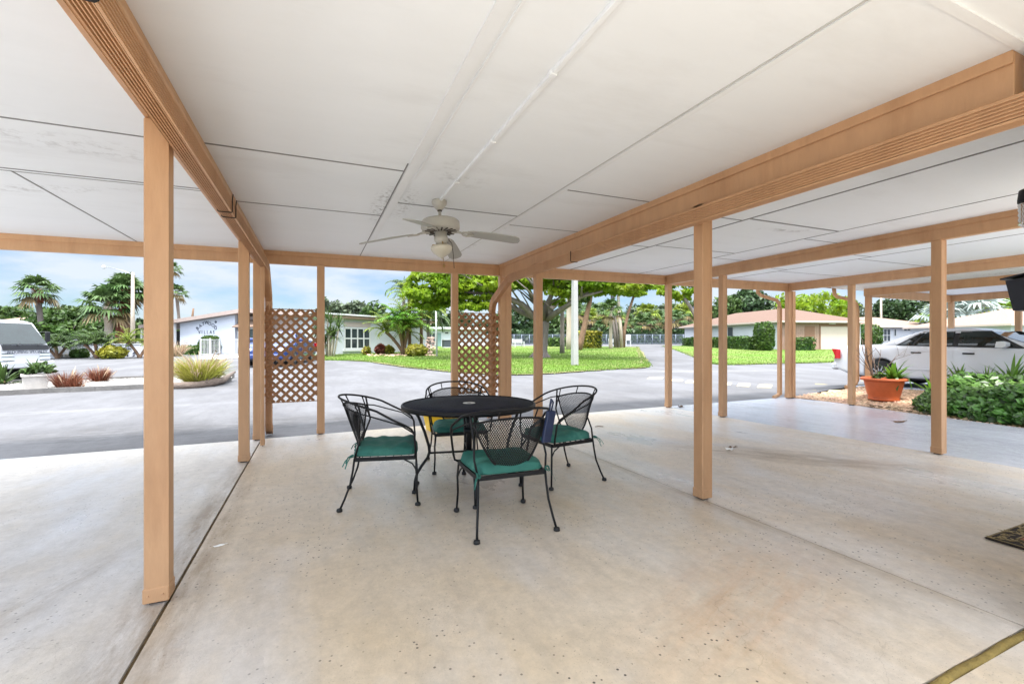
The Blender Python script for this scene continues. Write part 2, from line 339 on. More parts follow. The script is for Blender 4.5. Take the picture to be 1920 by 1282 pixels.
M['whitepaint'] = mat('white_paint', S(196, 196, 196), rough=0.55, var=0.04, vscale=2)
M['darkglass'] = mat('dark_window', S(46, 56, 58), rough=0.06, var=0.3, vscale=0.8, spec=0.6)

def struct(name, mb, m, **k):
    return tag(mb.build(name, m), kind='structure')

# ------------------------------------------------------------------ ground sheet (polar grid reaching the horizon)
g = MB(); NR = [0, 3, 6, 9, 10.5, 11, 11.5, 12, 12.5, 13, 14, 16, 18, 20, 23, 26, 30, 35, 40, 46, 52, 58, 64, 70, 90, 130, 200, 400, 900, 2000]; NA = 96
for r in NR:
    for a in range(NA):
        x, y = r*math.cos(2*math.pi*a/NA), r*math.sin(2*math.pi*a/NA); g.v.append((x, y, terr(x, y)-0.03))
for i in range(len(NR)-1):
    for a in range(NA):
        b_ = (a+1) % NA; g.face((i*NA+a, (i+1)*NA+a, (i+1)*NA+b_, i*NA+b_), 0, True)
struct('ground', g, M['dirt'])

def drape(name, pts, off, m, kind='structure', cut=1.5):
    """a sheet laid over the terrain inside the outline pts"""
    bm = bmesh.new(); vs = [bm.verts.new((p[0], p[1], 0)) for p in pts]; bm.faces.new(vs)
    bmesh.ops.triangulate(bm, faces=bm.faces[:])
    for ax in (0, 1):
        lo = min(p[ax] for p in pts); hi = max(p[ax] for p in pts); k = math.floor(lo/cut)+1
        while k*cut < hi:
            no = [0, 0, 0]; no[ax] = 1; co = [0, 0, 0]; co[ax] = k*cut
            bmesh.ops.bisect_plane(bm, geom=bm.verts[:]+bm.edges[:]+bm.faces[:], plane_co=co, plane_no=no); k += 1
    for v in bm.verts: v.co.z = terr(v.co.x, v.co.y)+off
    bmesh.ops.recalc_face_normals(bm, faces=bm.faces[:])
    for f in bm.faces:
        f.smooth = True
        if f.normal.z < 0: f.normal_flip()
    me = bpy.data.meshes.new(name); bm.to_mesh(me); bm.free(); me.materials.append(m)
    o = bpy.data.objects.new(name, me); link(o); tag(o, kind=kind); return o
def smoothline(P, n=6):
    out = []
    for i in range(len(P)-1):
        p0, p1, p2, p3 = P[max(i-1, 0)], P[i], P[i+1], P[min(i+2, len(P)-1)]
        for k in range(n):
            t = k/n; t2 = t*t; t3 = t2*t
            out.append(tuple(0.5*((2*p1[q])+(-p0[q]+p2[q])*t+(2*p0[q]-5*p1[q]+4*p2[q]-p3[q])*t2+(-p0[q]+3*p1[q]-3*p2[q]+p3[q])*t3) for q in (0, 1)))
    out.append(tuple(P[-1][:2])); return out
def inside(x, y, poly):
    c = False; n = len(poly); j = n-1
    for i in range(n):
        xi, yi = poly[i][:2]; xj, yj = poly[j][:2]
        if (yi > y) != (yj > y) and x < (xj-xi)*(y-yi)/(yj-yi)+xi: c = not c
        j = i
    return c

drape('road', [(-70, 7), (-70, 40), (-40, 62), (10, 66), (60, 66), (75, 40), (60, -6), (12.6, -6), (12.6, 7.1), (10.6, 7.3), (-8, 7.0), (-8, -14), (-40, -14)], 0.0, M['asphalt'])
front = smoothline([at(*p) for p in ((500, 669), (560, 673), (600, 675), (650, 676), (700, 679), (760, 688), (800, 692), (855, 698), (905, 701), (960, 703), (1020, 701), (1100, 696), (1160, 692), (1200, 690), (1213, 686), (1208, 676), (1201, 662), (1194, 650.5))], 4)
lawn_mid = [p[:2] for p in front] + [tuple(at(1100, 649.5)[:2]), tuple(at(1000, 649)[:2]), tuple(at(880, 649)[:2]), tuple(at(700, 650)[:2]), tuple(at(560, 655)[:2])]
drape('lawn', lawn_mid, 0.035, M['grass'])
fr2 = smoothline([at(*p) for p in ((1243, 649), (1280, 660.5), (1320, 677), (1345, 683), (1380, 684), (1450, 682), (1520, 680.5), (1570, 679), (1640, 679), (1700, 680))], 4)
lawn_right = [p[:2] for p in fr2] + [(33, 12), (60, 14), tuple(at(1500, 651.5)[:2]), tuple(at(1330, 648.5)[:2])]
drape('lawn', lawn_right, 0.035, M['grass'])

# concrete floor slabs of the carport, fan-shaped gaps between them filled with old joint compound
def slab(pts, m, th=0.12, dz=0.0):
    b = MB(); top = [(x, y, floor_z(y)+dz) for x, y in pts]; bot = [(x, y, floor_z(y)-th) for x, y in pts]
    b.poly(top); n = len(pts)
    for i in range(n):
        j = (i+1) % n; b.quad(bot[i], bot[j], top[j], top[i])
    return struct('concrete_floor', b, m)
slab([(-6.5, -3), (-0.683, -3), (-0.683, 7.06), (-3.4, 7.02), (-6.5, 7.0)], M['slab_left'])
slab([(-0.665, 0.925), (2.922, 0.925), (2.922, 7.2), (1.2, 7.14), (-0.665, 7.06)], M['slab'])
slab([(2.934, 0.925), (6.63, 0.925), (6.63, 7.26), (2.934, 7.2)], M['slab_right'], dz=-0.002)
slab([(6.634, 0.925), (9.7, 0.925), (9.85, 3.2), (10.1, 4.6), (10.5, 6.3), (10.5, 7.34), (6.634, 7.26)], M['slab_far'], dz=-0.004)
slab([(-0.665, -3), (12, -3), (12, 0.885), (-0.665, 0.885)], M['slab'], dz=-0.002)
b = MB(); b.box(-0.69, -0.655, -3, 7.04, -0.14, -0.1)
for (x0, x1, y0, y1, d) in ((-0.684, -0.664, -3, 7.05, 0.012), (2.921, 2.935, 0.93, 7.2, 0.004)):
    b.quad((x0, y0, floor_z(y0)-d), (x1, y0, floor_z(y0)-d), (x1, y1, floor_z(y1)-d), (x0, y1, floor_z(y1)-d))
struct('floor_joint', b, M['gap'])
b = MB()
pts = [(x/10, 0.905+0.004*math.sin(x*1.7)) for x in range(-7, 110)]
b.tube([(x, y, floor_z(y)-0.010) for x, y in pts], 0.0185, 8)
struct('floor_joint', b, M['olive'])

# ------------------------------------------------------------------ the carport
XL, XR, X3, X4 = -0.72, 2.95, 6.62, 10.35
Y0, Y1, YF = 2.787, 5.80, 7.12
def zc(x): return 2.562+0.0094*x
CP = empty('carport', (1.1, 7.0, 0), 0, 'tan open carport with white panel ceiling standing over the patio', 'carport')
off = CP.location
def cpart(name, b, m, bev=0.0): return b.build(name, m, CP, off, bev)
def plank(b, x0, x1, y0, y1, dz0, dz1, m=0):
    """box under the sloping ceiling; dz measured down from it"""
    n = len(b.v)
    for dz in (dz1, dz0):
        b.v += [(x0, y0, zc(x0)-dz), (x1, y0, zc(x1)-dz), (x1, y1, zc(x1)-dz), (x0, y1, zc(x0)-dz)]
    for q in ((3,2,1,0),(4,5,6,7),(0,1,5,4),(1,2,6,5),(2,3,7,6),(3,0,4,7)): b.face(tuple(n+i for i in q), m)
bays = [(-4.4, XL), (XL, XR), (XR, X3), (X3, X4)]
YB = -0.35
seams = {
 0: dict(cross=[(-4.4, -0.77, 3.5, 0.016), (-4.4, -0.77, 4.5, 0.016), (-4.4, -0.77, 4.56, 0.008)], along=[(-2.07, 4.56, 7.16, 0.012)]),
 1: dict(cross=[(-0.66, 0.62, 3.46, 0.018), (-0.66, 0.62, 4.77, 0.018), (0.71, 1.93, 4.27, 0.02), (1.98, 2.9, 3.36, 0.015), (1.98, 2.9, 4.62, 0.015)], along=[(0.62, 3.3, 7.16, 0.01), (1.935, YB, 7.16, 0.01)]),
 2: dict(cross=[(3.0, 4.28, 3.5, 0.02), (4.33, 5.83, 3.42, 0.03), (5.87, 6.57, 3.85, 0.014), (3.0, 4.28, 5.0, 0.02), (4.33, 5.83, 4.9, 0.02), (5.87, 6.57, 5.3, 0.014)], along=[(4.3, YB, 7.16, 0.024), (5.85, YB, 7.16, 0.014)]),
 3: dict(cross=[(6.67, 8.18, 4.3, 0.016), (8.22, 10.3, 4.5, 0.016), (6.67, 8.18, 5.7, 0.014), (8.22, 10.3, 5.9, 0.014)], along=[(8.2, 1.01, 7.16, 0.016)]),
}
for i, (xa, xb) in enumerate(bays):
    b = MB(); plank(b, xa, xb, 1.0 if i == 3 else YB, YF+0.06, -0.03, 0.0)
    for x0, x1, y, wd in seams[i]['cross']: plank(b, x0, x1, y-wd/2, y+wd/2, -0.001, 0.003, 1)
    for x, y0, y1, wd in seams[i]['along']: plank(b, x-wd/2, x+wd/2, y0, y1, -0.001, 0.0036, 3 if x > 1.9 and i == 1 else 1)
    if i == 1:
        plank(b, 0.63, 0.70, YB, 6.05, -0.001, 0.009, 2)
        plank(b, 0.72, 0.735, YB, 3.6, -0.001, 0.006, 2)
        plank(b, 1.945, 1.985, YB, 5.2, -0.001, 0.008, 2)
        plank(b, -0.6, 2.9, 0.9, 0.94, -0.001, 0.01, 2)
    cpart('ceiling_panel', b, [M['ceil'], M['ceilseam'], M['trimwhite'], M['ceilseam_pale']])
b = MB(); b.box(1.035, 1.06, YB, 4.0, zc(1.05)-0.02, zc(1.05)+0.001)
for y in (1.9, 2.7, 3.5): b.box(1.028, 1.067, y-0.012, y+0.012, zc(1.05)-0.024, zc(1.05)-0.001)
cpart('cable_cover', b, M['ceil'], 0.003)
b = MB(); plank(b, -4.55, X3, YB, 7.36, -0.2, -0.031); plank(b, X3, X4+0.2, 1.0, 7.36, -0.2, -0.031)
cpart('roof_deck', b, M['rooftop'])
# front fascia: board with a raised upper strip
b = MB()
plank(b, -4.55, X4+0.06, YF+0.03, YF+0.09, -0.03, 0.185); plank(b, -4.55, X4-0.05, YF+0.012, YF+0.0299, -0.001, 0.065)
cpart('fascia', b, M['tan'], 0.004)
for x in (XL, XR, X3, X4):
    b = MB(); ya = 0.95 if x > 0 else 0.3
    plank(b, x-0.05, x+0.05, ya, YF+0.028, -0.001, 0.235 if x == XR else 0.18); plank(b, x-0.066, x-0.0501, ya, YF+0.011, -0.001, 0.058); plank(b, x+0.0501, x+0.066, ya, YF+0.011, -0.001, 0.058)
    cpart('beam', b, M['tan'], 0.004)
def post(x, y, wx=0.1, wy=0.1, top=None):
    b = MB(); z0 = floor_z(y); zt = zc(x)-0.182 if top is None else top
    p = MB(); p.box(x-wx/2, x+wx/2, y-wy/2, y+wy/2, z0+0.015, zt, 0, 0.006)
    # folded corner lip running up the sheet-metal sleeve
    p.box(x+wx/2-0.012, x+wx/2+0.0025, y-wy/2-0.0025, y-wy/2+0.012, z0+0.016, zt-0.001)
    o = cpart('post', p, M['tan'])
    q = MB(); q.box(x-wx/2-0.004, x+wx/2+0.004, y-wy/2-0.004, y+wy/2+0.004, z0+0.012, z0+0.085, 0, 0.004)
    for sx, sy, ex, ey in ((-.3, -.5, 0, -.007), (.3, -.5, 0, -.007), (.5, .25, .007, 0), (-.5, .25, -.007, 0)):
        q_ = MB(); q_.lathe([(.0055, 0), (.005, .002), (.002, .003)], k=8); vx = []
        for vx_, vy_, vz_ in q_.v: vx.append((x+sx*wx+ex+(vx_ if ey else math.copysign(vz_, ex)), y+sy*wy+ey+(-vz_ if ey else vx_), z0+0.05+vy_))
        q.v += vx; n_ = len(q.v)-len(vx)
        for f_, m_, s_ in zip(q_.f, q_.m, q_.sm): q.face(tuple(k+n_ for k in f_), 0, s_)
    q.build('base_sleeve', M['tan'], o, off)
    f = MB(); f.box(x-wx/2+0.018, x+wx/2-0.018, y-wy/2+0.018, y+wy/2-0.018, z0-0.01, z0+0.02); f.build('foot_plate', M['rubber'], o, off)
    return o
for x, y in ((XL, Y0), (XL, Y1-0.05), (XL, YF-0.1), (XR, Y0), (XR, Y1), (XR-0.02, YF), (XR+0.085, YF), (X3, Y0), (X3, Y1), (X3, YF+0.02), (X4, Y1), (X4-0.02, YF+0.05), (X4+0.12, YF+0.05)): post(x, y)
post(-0.62+0.005, Y1+0.75, 0.045, 0.045)
for x in (0.075, 2.09): post(x, YF, 0.1, 0.09)
# ribbed downspouts hung under the beams
def ribbed(b, path, wx, wz, side):
    """rectangular corrugated pipe; path in the plane x = const"""
    P = [Vector(p) for p in path]; rings = []
    prof = []
    nn = 7
    def edge(p, q):
        for i in range(nn):
            for t, d in ((0.0, 0.0), (0.28, 0.0), (0.36, -0.011), (0.92, -0.011)):
                k = (i+t)/nn; x = p[0]+(q[0]-p[0])*k; y = p[1]+(q[1]-p[1])*k
                nx, ny = (q[1]-p[1]), -(q[0]-p[0]); l = math.hypot(nx, ny); prof.append((x+nx/l*d, y+ny/l*d))
    edge((-.5*wx, -.5*wz), (.5*wx, -.5*wz)); edge((.5*wx, -.5*wz), (.5*wx, .5*wz)); edge((.5*wx, .5*wz), (-.5*wx, .5*wz)); edge((-.5*wx, .5*wz), (-.5*wx, -.5*wz))
    for i, p in enumerate(P):
        t = (P[min(i+1, len(P)-1)]-P[max(i-1, 0)]).normalized(); u = Vector((1, 0, 0)); u = (u - t*u.dot(t)).normalized(); v = u.cross(t) * -1
        # keep corner thickness
        c = 1.0
        if 0 < i < len(P)-1:
            a1 = (P[i]-P[i-1]).normalized(); a2 = (P[i+1]-P[i]).normalized(); c = 1/max(0.6, math.cos(a1.angle(a2)/2))
        rings.append([p + u*x + v*z*c for x, z in prof])
    b.loft(rings, 0, False, True)
def downspout(x, zm, yend, ydrop, zfoot, ystart, wx=0.085, wz=0.115, foot=1):
    zs = lambda y: zm
    path = [(x, ystart, zm), (x, yend, zm), (x, yend+0.09, zm-0.018), (x, yend+0.17, zm-0.055), (x, ydrop-0.1, zm-0.3), (x, ydrop-0.035, zm-0.37), (x, ydrop, zm-0.47), (x, ydrop, zfoot+0.17), (x, ydrop+0.03*foot, zfoot+0.1), (x, ydrop+0.16*foot, zfoot+0.035)]
    b = MB(); ribbed(b, path, wx, wz, 1); return cpart('downspout', b, M['tan'])
d1 = downspout(XL+0.115, 2.285, 6.75, 7.28, -0.06, 0.25)
d2 = downspout(XR-0.128, 2.283, 6.45, 7.3, -0.06, 0.6)
for (x, z, ys, par) in ((XL+0.115, 2.285, (1.62, 3.86, 4.02), d1), (XR-0.128, 2.283, (4.6,), d2)):
    for y in ys:
        b = MB(); b.tube([(x-0.047, y, z+0.062), (x-0.047, y, z-0.058), (x-0.04, y, z-0.063), (x+0.04, y, z-0.063), (x+0.047, y, z-0.058), (x+0.047, y, z+0.03), (x+0.05, y+0.01, z+0.075)], 0.004, 6)
        b.build('strap', M['black'], par, off)
# downspout at the far corner, coming off the roof edge outside
b = MB(); zt = zc(X4)-0.16
b.loft([[Vector((cx+sx*0.04, YF+0.2+sy*0.035, cz)) for sx, sy in ((-1, -1), (1, -1), (1, 1), (-1, 1))] for cx, cz in ((X4-0.11, 0.0), (X4-0.11, 2.1))], 0, False)
b.tube([(X4-0.11, YF+0.2, 2.08), (X4-0.13, YF+0.2, 2.2), (X4-0.22, YF+0.2, 2.27), (X4-0.75, YF+0.2, 2.36), (X4-0.86, YF+0.2, 2.42), (X4-0.87, YF+0.2, 2.56)], 0.042, 8)
b.tube([(X4-0.11, YF+0.2, 0.03), (X4-0.14, YF+0.2, -0.0), (X4-0.32, YF+0.2, -0.05)], 0.042, 8)
cpart('downspout', b, M['tan'])
# lattice screens
def lattice(x0, x1, y, z0, z1):
    b = MB(); sp = 0.088*math.sqrt(2)*1.02; wd = 0.038
    def clip(c, sgn):
        # line z = c + sgn*x inside the rectangle
        P = []
        for x in (x0, x1):
            z = c+sgn*x
            if z0 <= z <= z1: P.append((x, z))
        for z in (z0, z1):
            x = (z-c)/sgn
            if x0 < x < x1: P.append((x, z))
        return P[:2] if len(P) >= 2 else None
    for sgn, yy in ((1, y), (-1, y+0.009)):
        c = z0-x1-1
        while c < z1+x1+3:
            P = clip(c, sgn)
            if P and math.hypot(P[0][0]-P[1][0], P[0][1]-P[1][1]) > 0.03: b.bar((P[0][0], yy, P[0][1]), (P[1][0], yy, P[1][1]), 0.0085, wd, 0, (0, 0, 1) if False else (0, 1, 0)) if False else b.bar((P[0][0], yy, P[0][1]), (P[1][0], yy, P[1][1]), wd, 0.0085, 0, (0, 1, 0))
            c += sp
    for z in (z0, z1): b.box(x0, x1, y-0.006, y+0.016, z-0.007, z+0.004)
    return cpart('lattice_panel', b, M['tan_lattice'])
lattice(-0.64, 0.03, YF+0.005, 0.42, 1.735)
lattice(2.14, 2.88, YF+0.005, 0.42, 1.75)
# small end bracket hooks under the left beam
b = MB(); b.tube([(XL+0.14, 6.98, 1.8), (XL+0.14, 7.05, 1.8), (XL+0.14, 7.05, 1.72)], 0.008, 6); b.box(XL+0.1, XL+0.16, 7.06, 7.09, 1.77, 1.83); cpart('hook', b, M['tan'])
# ------------------------------------------------------------------ ceiling fan
M['fan'] = mat('cream_fan_paint', S(172, 169, 161), rough=0.4, var=0.05, vscale=9)
M['fanblade'] = mat('cream_fan_blade', S(158, 157, 152), rough=0.5, var=0.05, vscale=6)
M['fanshade'] = mat('frosted_glass', S(196, 190, 174), rough=0.25, var=0.05, vscale=8, spec=0.6)
M['fandark'] = mat('dark_vent', S(60, 52, 44), rough=0.7)
M['brass'] = mat('dull_brass', S(150, 120, 70), rough=0.35, metal=0.7)
def fan():
    x, y = 1.05, 4.07; zt = zc(x)-0.001
    rt = empty('ceiling_fan', (x, y, zt), 0, 'cream ceiling fan with four blades and a glass bowl light hanging from the white ceiling', 'ceiling fan')
    b = MB(); b.lathe([(0.068, 0), (0.07, -0.012), (0.066, -0.035), (0.05, -0.06), (0.034, -0.078), (0.022, -0.088)], k=28); o = b.build('canopy', M['fan'], rt)
    b = MB(); b.lathe([(0.022, -0.088), (0.02, -0.098)], k=16); b.build('collar', M['fandark'], o)
    b = MB(); b.lathe([(0.014, -0.06), (0.014, -0.17)], k=14); b.lathe([(0.024, -0.15), (0.026, -0.17), (0.026, -0.19)], k=16); b.build('downrod', M['fan'], rt)
    b = MB(); b.lathe([(0.03, -0.165), (0.10, -0.17), (0.16, -0.185), (0.176, -0.2), (0.178, -0.255), (0.17, -0.275), (0.15, -0.285), (0.06, -0.29)], k=40); mo = b.build('motor_housing', M['fan'], rt)
    b = MB()
    for k in range(18):
        a = 2*math.pi*k/18; c, s_ = math.cos(a), math.sin(a)
        b.bar((0.065*c, 0.065*s_, -0.291), (0.148*c, 0.148*s_, -0.289), 0.013, 0.006)
    b.build('vent', M['fandark'], mo)
    b = MB(); b.lathe([(0.055, -0.285), (0.055, -0.33), (0.062, -0.335), (0.062, -0.375), (0.048, -0.39), (0.048, -0.405)], k=28); b.build('switch_housing', M['fan'], rt)
    b = MB(); b.lathe([(0.048, -0.40), (0.07, -0.412), (0.095, -0.425), (0.1, -0.44), (0.094, -0.46), (0.075, -0.487), (0.045, -0.508), (0.02, -0.522), (0.008, -0.53), (0.004, -0.538)], k=32); o = b.build('light_bowl', M['fanshade'], rt)
    for k in range(3):
        a = k*2.1+0.4; q = MB(); q.tube([(0.06*math.cos(a), 0.06*math.sin(a), -0.4), (0.085*math.cos(a), 0.085*math.sin(a), -0.4), (0.092*math.cos(a), 0.092*math.sin(a), -0.42)], 0.005, 6); q.build('fitter_screw', M['brass'], o)
    # camera-right in plan is yaw -23.7 deg; blade angles measured from there towards the street
    for deg in (9, 86, 186, 259):
        a = R_(deg-CAM_YAW); c, s_ = math.cos(a), math.sin(a); U = Vector((c, s_, 0)); V = Vector((-s_, c, 0))
        drop = -0.305; pitch = R_(12)
        def P(r, v, h=0): 
            q = U*r + V*(v*math.cos(pitch)) + Vector((0, 0, drop + v*math.sin(pitch)*-1 + h - 0.075*(max(0, r-0.2)/0.53)**1.3)); return q
        out_ = [(0.245, -0.045), (0.3, -0.058), (0.45, -0.066), (0.68, -0.07), (0.725, -0.045), (0.735, 0.0), (0.725, 0.045), (0.68, 0.07), (0.45, 0.066), (0.3, 0.058), (0.245, 0.045)]
        b = MB(); top = [P(r, v, 0.004) for r, v in out_]; bot = [P(r, v, -0.003) for r, v in out_]
        b.poly(top); b.poly(bot[::-1]); n = len(out_)
        for i in range(n): b.quad(bot[i], bot[(i+1) % n], top[(i+1) % n], top[i])
        bl = b.build('blade', M['fanblade'], rt)
        q = MB()
        q.tube([P(0.1, 0, 0.018), P(0.16, 0, 0.012), P(0.21, 0, 0.0)], [0.016, 0.011, 0.009], 8)
        for sg in (-1, 1):
            q.tube([P(0.19, 0, 0.002), P(0.205, sg*0.03, -0.004), P(0.235, sg*0.042, -0.006), P(0.27, sg*0.03, -0.007), P(0.3, sg*0.006, -0.007)], 0.0065, 6)
            q.tube([P(0.2, sg*0.008, 0), P(0.24, sg*0.018, -0.006), P(0.28, sg*0.008, -0.007)], 0.005, 6)
        q.build('blade_iron', M['fan'], bl)
    b = MB(); b.tube([(0.01, -0.01, -0.53), (0.012, -0.012, -0.585)], 0.003, 5); b.lathe([(0.002, -0.585), (0.009, -0.595), (0.011, -0.61), (0.004, -0.622)], (0.012, -0.012, 0), 10); b.build('pull_chain', M['brass'], rt)
    b = MB(); b.tube([(0.062, -0.03, -0.36), (0.09, -0.035, -0.4), (0.098, -0.036, -0.5), (0.1, -0.036, -0.63)], 0.003, 5); b.build('pull_chain', M['fandark'], rt)
    rt.rotation_euler = (R_(-2.5), R_(-2.2), 0)
fan()

# ------------------------------------------------------------------ patio table
M['tabletop'] = mat('black_mesh_tabletop', (0.008, 0.010, 0.022), rough=0.6, var=0.6, vscale=14, bump=0.5, bscale=120, spec=0.12)
M['chrome'] = mat('worn_white_cap', S(210, 210, 205), rough=0.4)
TX, TY = 1.25, 3.8
def table():
    zf = floor_z(TY); rt = empty('patio_table', (TX, TY, zf), 0, 'round black wrought iron patio table with dark mesh top on curved legs', 'table')
    zt = 0.762; Rr = 0.585
    b = MB()
    prof = [(0.024, zt+0.004), (Rr*0.5, zt+0.002), (Rr-0.012, zt), (Rr-0.012, zt-0.006), (0.024, zt-0.004)]
    b.lathe(prof + [prof[0]], k=64); b.build('tabletop', M['tabletop'], rt)
    b = MB(); k = 64
    ring = lambda r, z, n=64: [(r*math.cos(2*math.pi*i/n), r*math.sin(2*math.pi*i/n), z) for i in range(n+1)]
    b.lathe([(Rr-0.012, zt+0.007), (Rr, zt+0.004), (Rr+0.004, zt-0.008), (Rr, zt-0.03), (Rr-0.012, zt-0.03), (Rr-0.012, zt+0.007)], k=64)
    b.build('rim', M['black'], rt)
    b = MB(); b.lathe([(0.022, zt+0.005), (0.05, zt+0.0065), (0.055, zt+0.004), (0.055, zt+0.002), (0.022, zt+0.002), (0.022, zt+0.005)], k=24); b.build('umbrella_ring', M['chrome'], rt)
    for kk in range(4):
        a = R_(kk*90+78); c, s_ = math.cos(a), math.sin(a)
        prof = [(0.5, 0.742), (0.44, 0.66), (0.385, 0.52), (0.35, 0.40), (0.345, 0.35), (0.36, 0.30), (0.41, 0.235), (0.45, 0.17), (0.468, 0.1), (0.472, 0.02)]
        b = MB(); b.tube([(r*c, r*s_, z) for r, z in prof], 0.0125, 8)
        b.tube([(0.575*c, 0.575*s_, 0.742), (0.45*c, 0.45*s_, 0.743), (0.1*c, 0.1*s_, 0.739)], 0.009, 6)
        b.tube([(0.347*c, 0.347*s_, 0.34), (0.03*c, 0.03*s_, 0.34)], 0.0095, 6)
        for dx in (-0.035, 0.035):   # the paired uprights near the middle
            p0 = Vector((0.1*c, 0.1*s_, 0)) + Vector((-s_*dx, c*dx, 0))
        o = b.build('leg', M['black'], rt)
        q = MB(); q.lathe([(0.012, 0.028), (0.022, 0.022), (0.024, 0.0)], (0.472*c, 0.472*s_, 0), 14); q.build('foot', M['rubber'], o)
    b = MB(); b.lathe([(0.026, 0.33), (0.026, 0.742)], k=16); b.lathe([(0.04, 0.33), (0.04, 0.355)], k=16); b.lathe([(0.046, 0.5), (0.046, 0.55)], k=16)
    b.build('umbrella_sleeve', M['black'], rt)
table()

# ------------------------------------------------------------------ chairs
M['cushion'] = mat('green_cushion', S(42, 106, 94), rough=0.75, var=0.16, vscale=7, bump=0.5, bscale=9, col2=S(84, 146, 130), c2scale=3, c2lo=0.5, c2hi=0.8)
def chair(loc, rz, label):
    rt = empty('patio_chair', (loc[0], loc[1], floor_z(loc[1])), rz, label, 'chair', 'iron patio chairs round the table')
    zs = 0.385; hw, hd = 0.245, 0.235
    # seat: welded frame carrying a mesh pan
    b = MB(); c = [(-hw, -hd), (hw, -hd), (hw+0.02, hd), (-hw-0.02, hd)]
    for i in range(4):
        p, q = c[i], c[(i+1) % 4]; b.bar((p[0], p[1], zs), (q[0], q[1], zs), 0.014, 0.03)
    for k in range(7):
        t = -hd+0.06*(k+1)-0.005; b.bar((-hw, t, zs+0.008), (hw, t, zs+0.008), 0.006, 0.006)
    b.build('seat', M['black'], rt)
    # tied-on cushion
    me = MB(); n = 22; H = 0.085
    def cz(u, v, top):
        e = 1-max(abs(u), abs(v))**6; e = max(e, 0)**0.5
        w_ = 0.007*math.sin(u*7+v*2)*math.cos(v*6-u)+0.005*math.sin(v*13+u*3)
        for (bu, bv) in ((-.38, -.38), (.38, -.38), (-.38, .38), (.38, .38), (0, 0)): w_ -= 0.012*math.exp(-((u-bu)**2+(v-bv)**2)/0.012)
        return zs+0.006+H*0.26 + (H*0.74*e if top else -H*0.22*e) + (w_*e if top else 0)
    for top in (True, False):
        o0 = len(me.v)
        for i in range(n+1):
            for j in range(n+1):
                u = -1+2*i/n; v = -1+2*j/n; s_ = math.sin(u*math.pi/2)*0.35+u*0.65; t_ = math.sin(v*math.pi/2)*0.35+v*0.65
                x = s_*(hw+0.012+0.012*t_); y = t_*(hd+0.014)
                cx = (abs(s_)*abs(t_))**6*0.035; x -= math.copysign(cx, x); y -= math.copysign(cx, y)
                me.v.append((x, y, cz(s_, t_, top)))
        for i in range(n):
            for j in range(n):
                a = o0+i*(n+1)+j; q = (a, a+n+1, a+n+2, a+1); me.face(q if top else q[::-1], 0, True)
    cu = me.build('cushion', M['cushion'], rt)
    pp_ = []
    for k in range(49):
        q = k/48*4; e = int(q) % 4; t_ = (q-int(q))*2-1
        u, v = ((t_, -1), (1, t_), (-t_, 1), (-1, -t_))[e]; s_ = math.sin(u*math.pi/2)*0.35+u*0.65; w2 = math.sin(v*math.pi/2)*0.35+v*0.65
        x = s_*(hw+0.012+0.012*w2); y = w2*(hd+0.014); cx = (abs(s_)*abs(w2))**6*0.035
        pp_.append((x-math.copysign(cx, x), y-math.copysign(cx, y), zs+0.006+H*0.26))
    pi_ = MB(); pi_.tube(pp_, 0.0042, 6); pi_.build('piping', M['cushion'], cu)
    rnd = random.Random(5)
    for sx in (-1, 1):
        t = MB(); p = Vector((sx*(hw-0.005), -hd-0.012, zs+0.03))
        for k in range(3):
            d = 0.75*Vector((sx*(0.03+0.03*rnd.random()), -0.05-0.03*rnd.random()*(k % 2), -0.02-0.05*(k/3)))
            t.ribbon([p, p+d*0.5+Vector((0, 0, 0.012)), p+d, p+d*1.35+Vector((0, 0, -0.03))], 0.009, (0.3*sx, 0.2, 1))
        for k in range(2):
            c_ = p+Vector((sx*0.012, -0.02+0.015*k, 0.0)); t.tube([c_+Vector((0.012*math.cos(a)*sx, 0.02*math.sin(a), 0.012*math.sin(a+k))) for a in [i*0.9 for i in range(8)]], 0.004, 5)
        t.build('tie', M['cushion'], cu)
    # barrel back
    def BP(th, z, k=0.0):
        lean = (z-0.40)/0.42; r = 0.25+0.06*lean+k; a = R_(th)
        return Vector((r*1.04*math.sin(a), -r*math.cos(a)*0.98+0.03-0.085*lean, z))
    TM = 60
    zlow = lambda th: 0.40+0.355*min(1, (abs(th)/TM))**2.1
    ztop = lambda th: 0.795-0.055*(abs(th)/TM)**2
    ribs = [i*4-TM for i in range(TM*2//4+1)]
    b = MB()
    b.tube([BP(t, ztop(t)) for t in ribs], 0.0075, 7)
    b.tube([BP(t, zlow(t)) for t in ribs], 0.0075, 7)
    bo = b.build('back_frame', M['black'], rt)
    m2 = MB(); sp = 0.017; rr = 0.29
    def ok(s_, z):
        th = math.degrees(s_/rr)
        return abs(th) < TM-1 and zlow(th)-0.004 < z < ztop(th)+0.004
    for sg in (-1, 1):
        c0 = -0.9
        while c0 < 1.9:
            pts = []; z = 0.39
            while z < 0.81:
                s_ = (z-c0-0.4)*sg*0.62
                if ok(s_, z): pts.append(BP(math.degrees(s_/rr), z, 0.0008*sg))
                else:
                    if len(pts) > 1: m2.ribbon(pts, 0.0056, (pts[0]+Vector((0, 0, 0)))*Vector((1, 1, 0)))
                    pts = []
                z += 0.0115
            if len(pts) > 1: m2.ribbon(pts, 0.0056, pts[0]*Vector((1, 1, 0)))
            c0 += sp*1.5
    m2.build('back_mesh', M['black'], bo)
    # top rail running into both arms
    zr = lambda th: 0.862-0.1*(abs(th)/90)**2
    rail = []
    for t in range(-86, 87, 4): rail.append(BP(t, zr(t), 0.012))
    fr = []
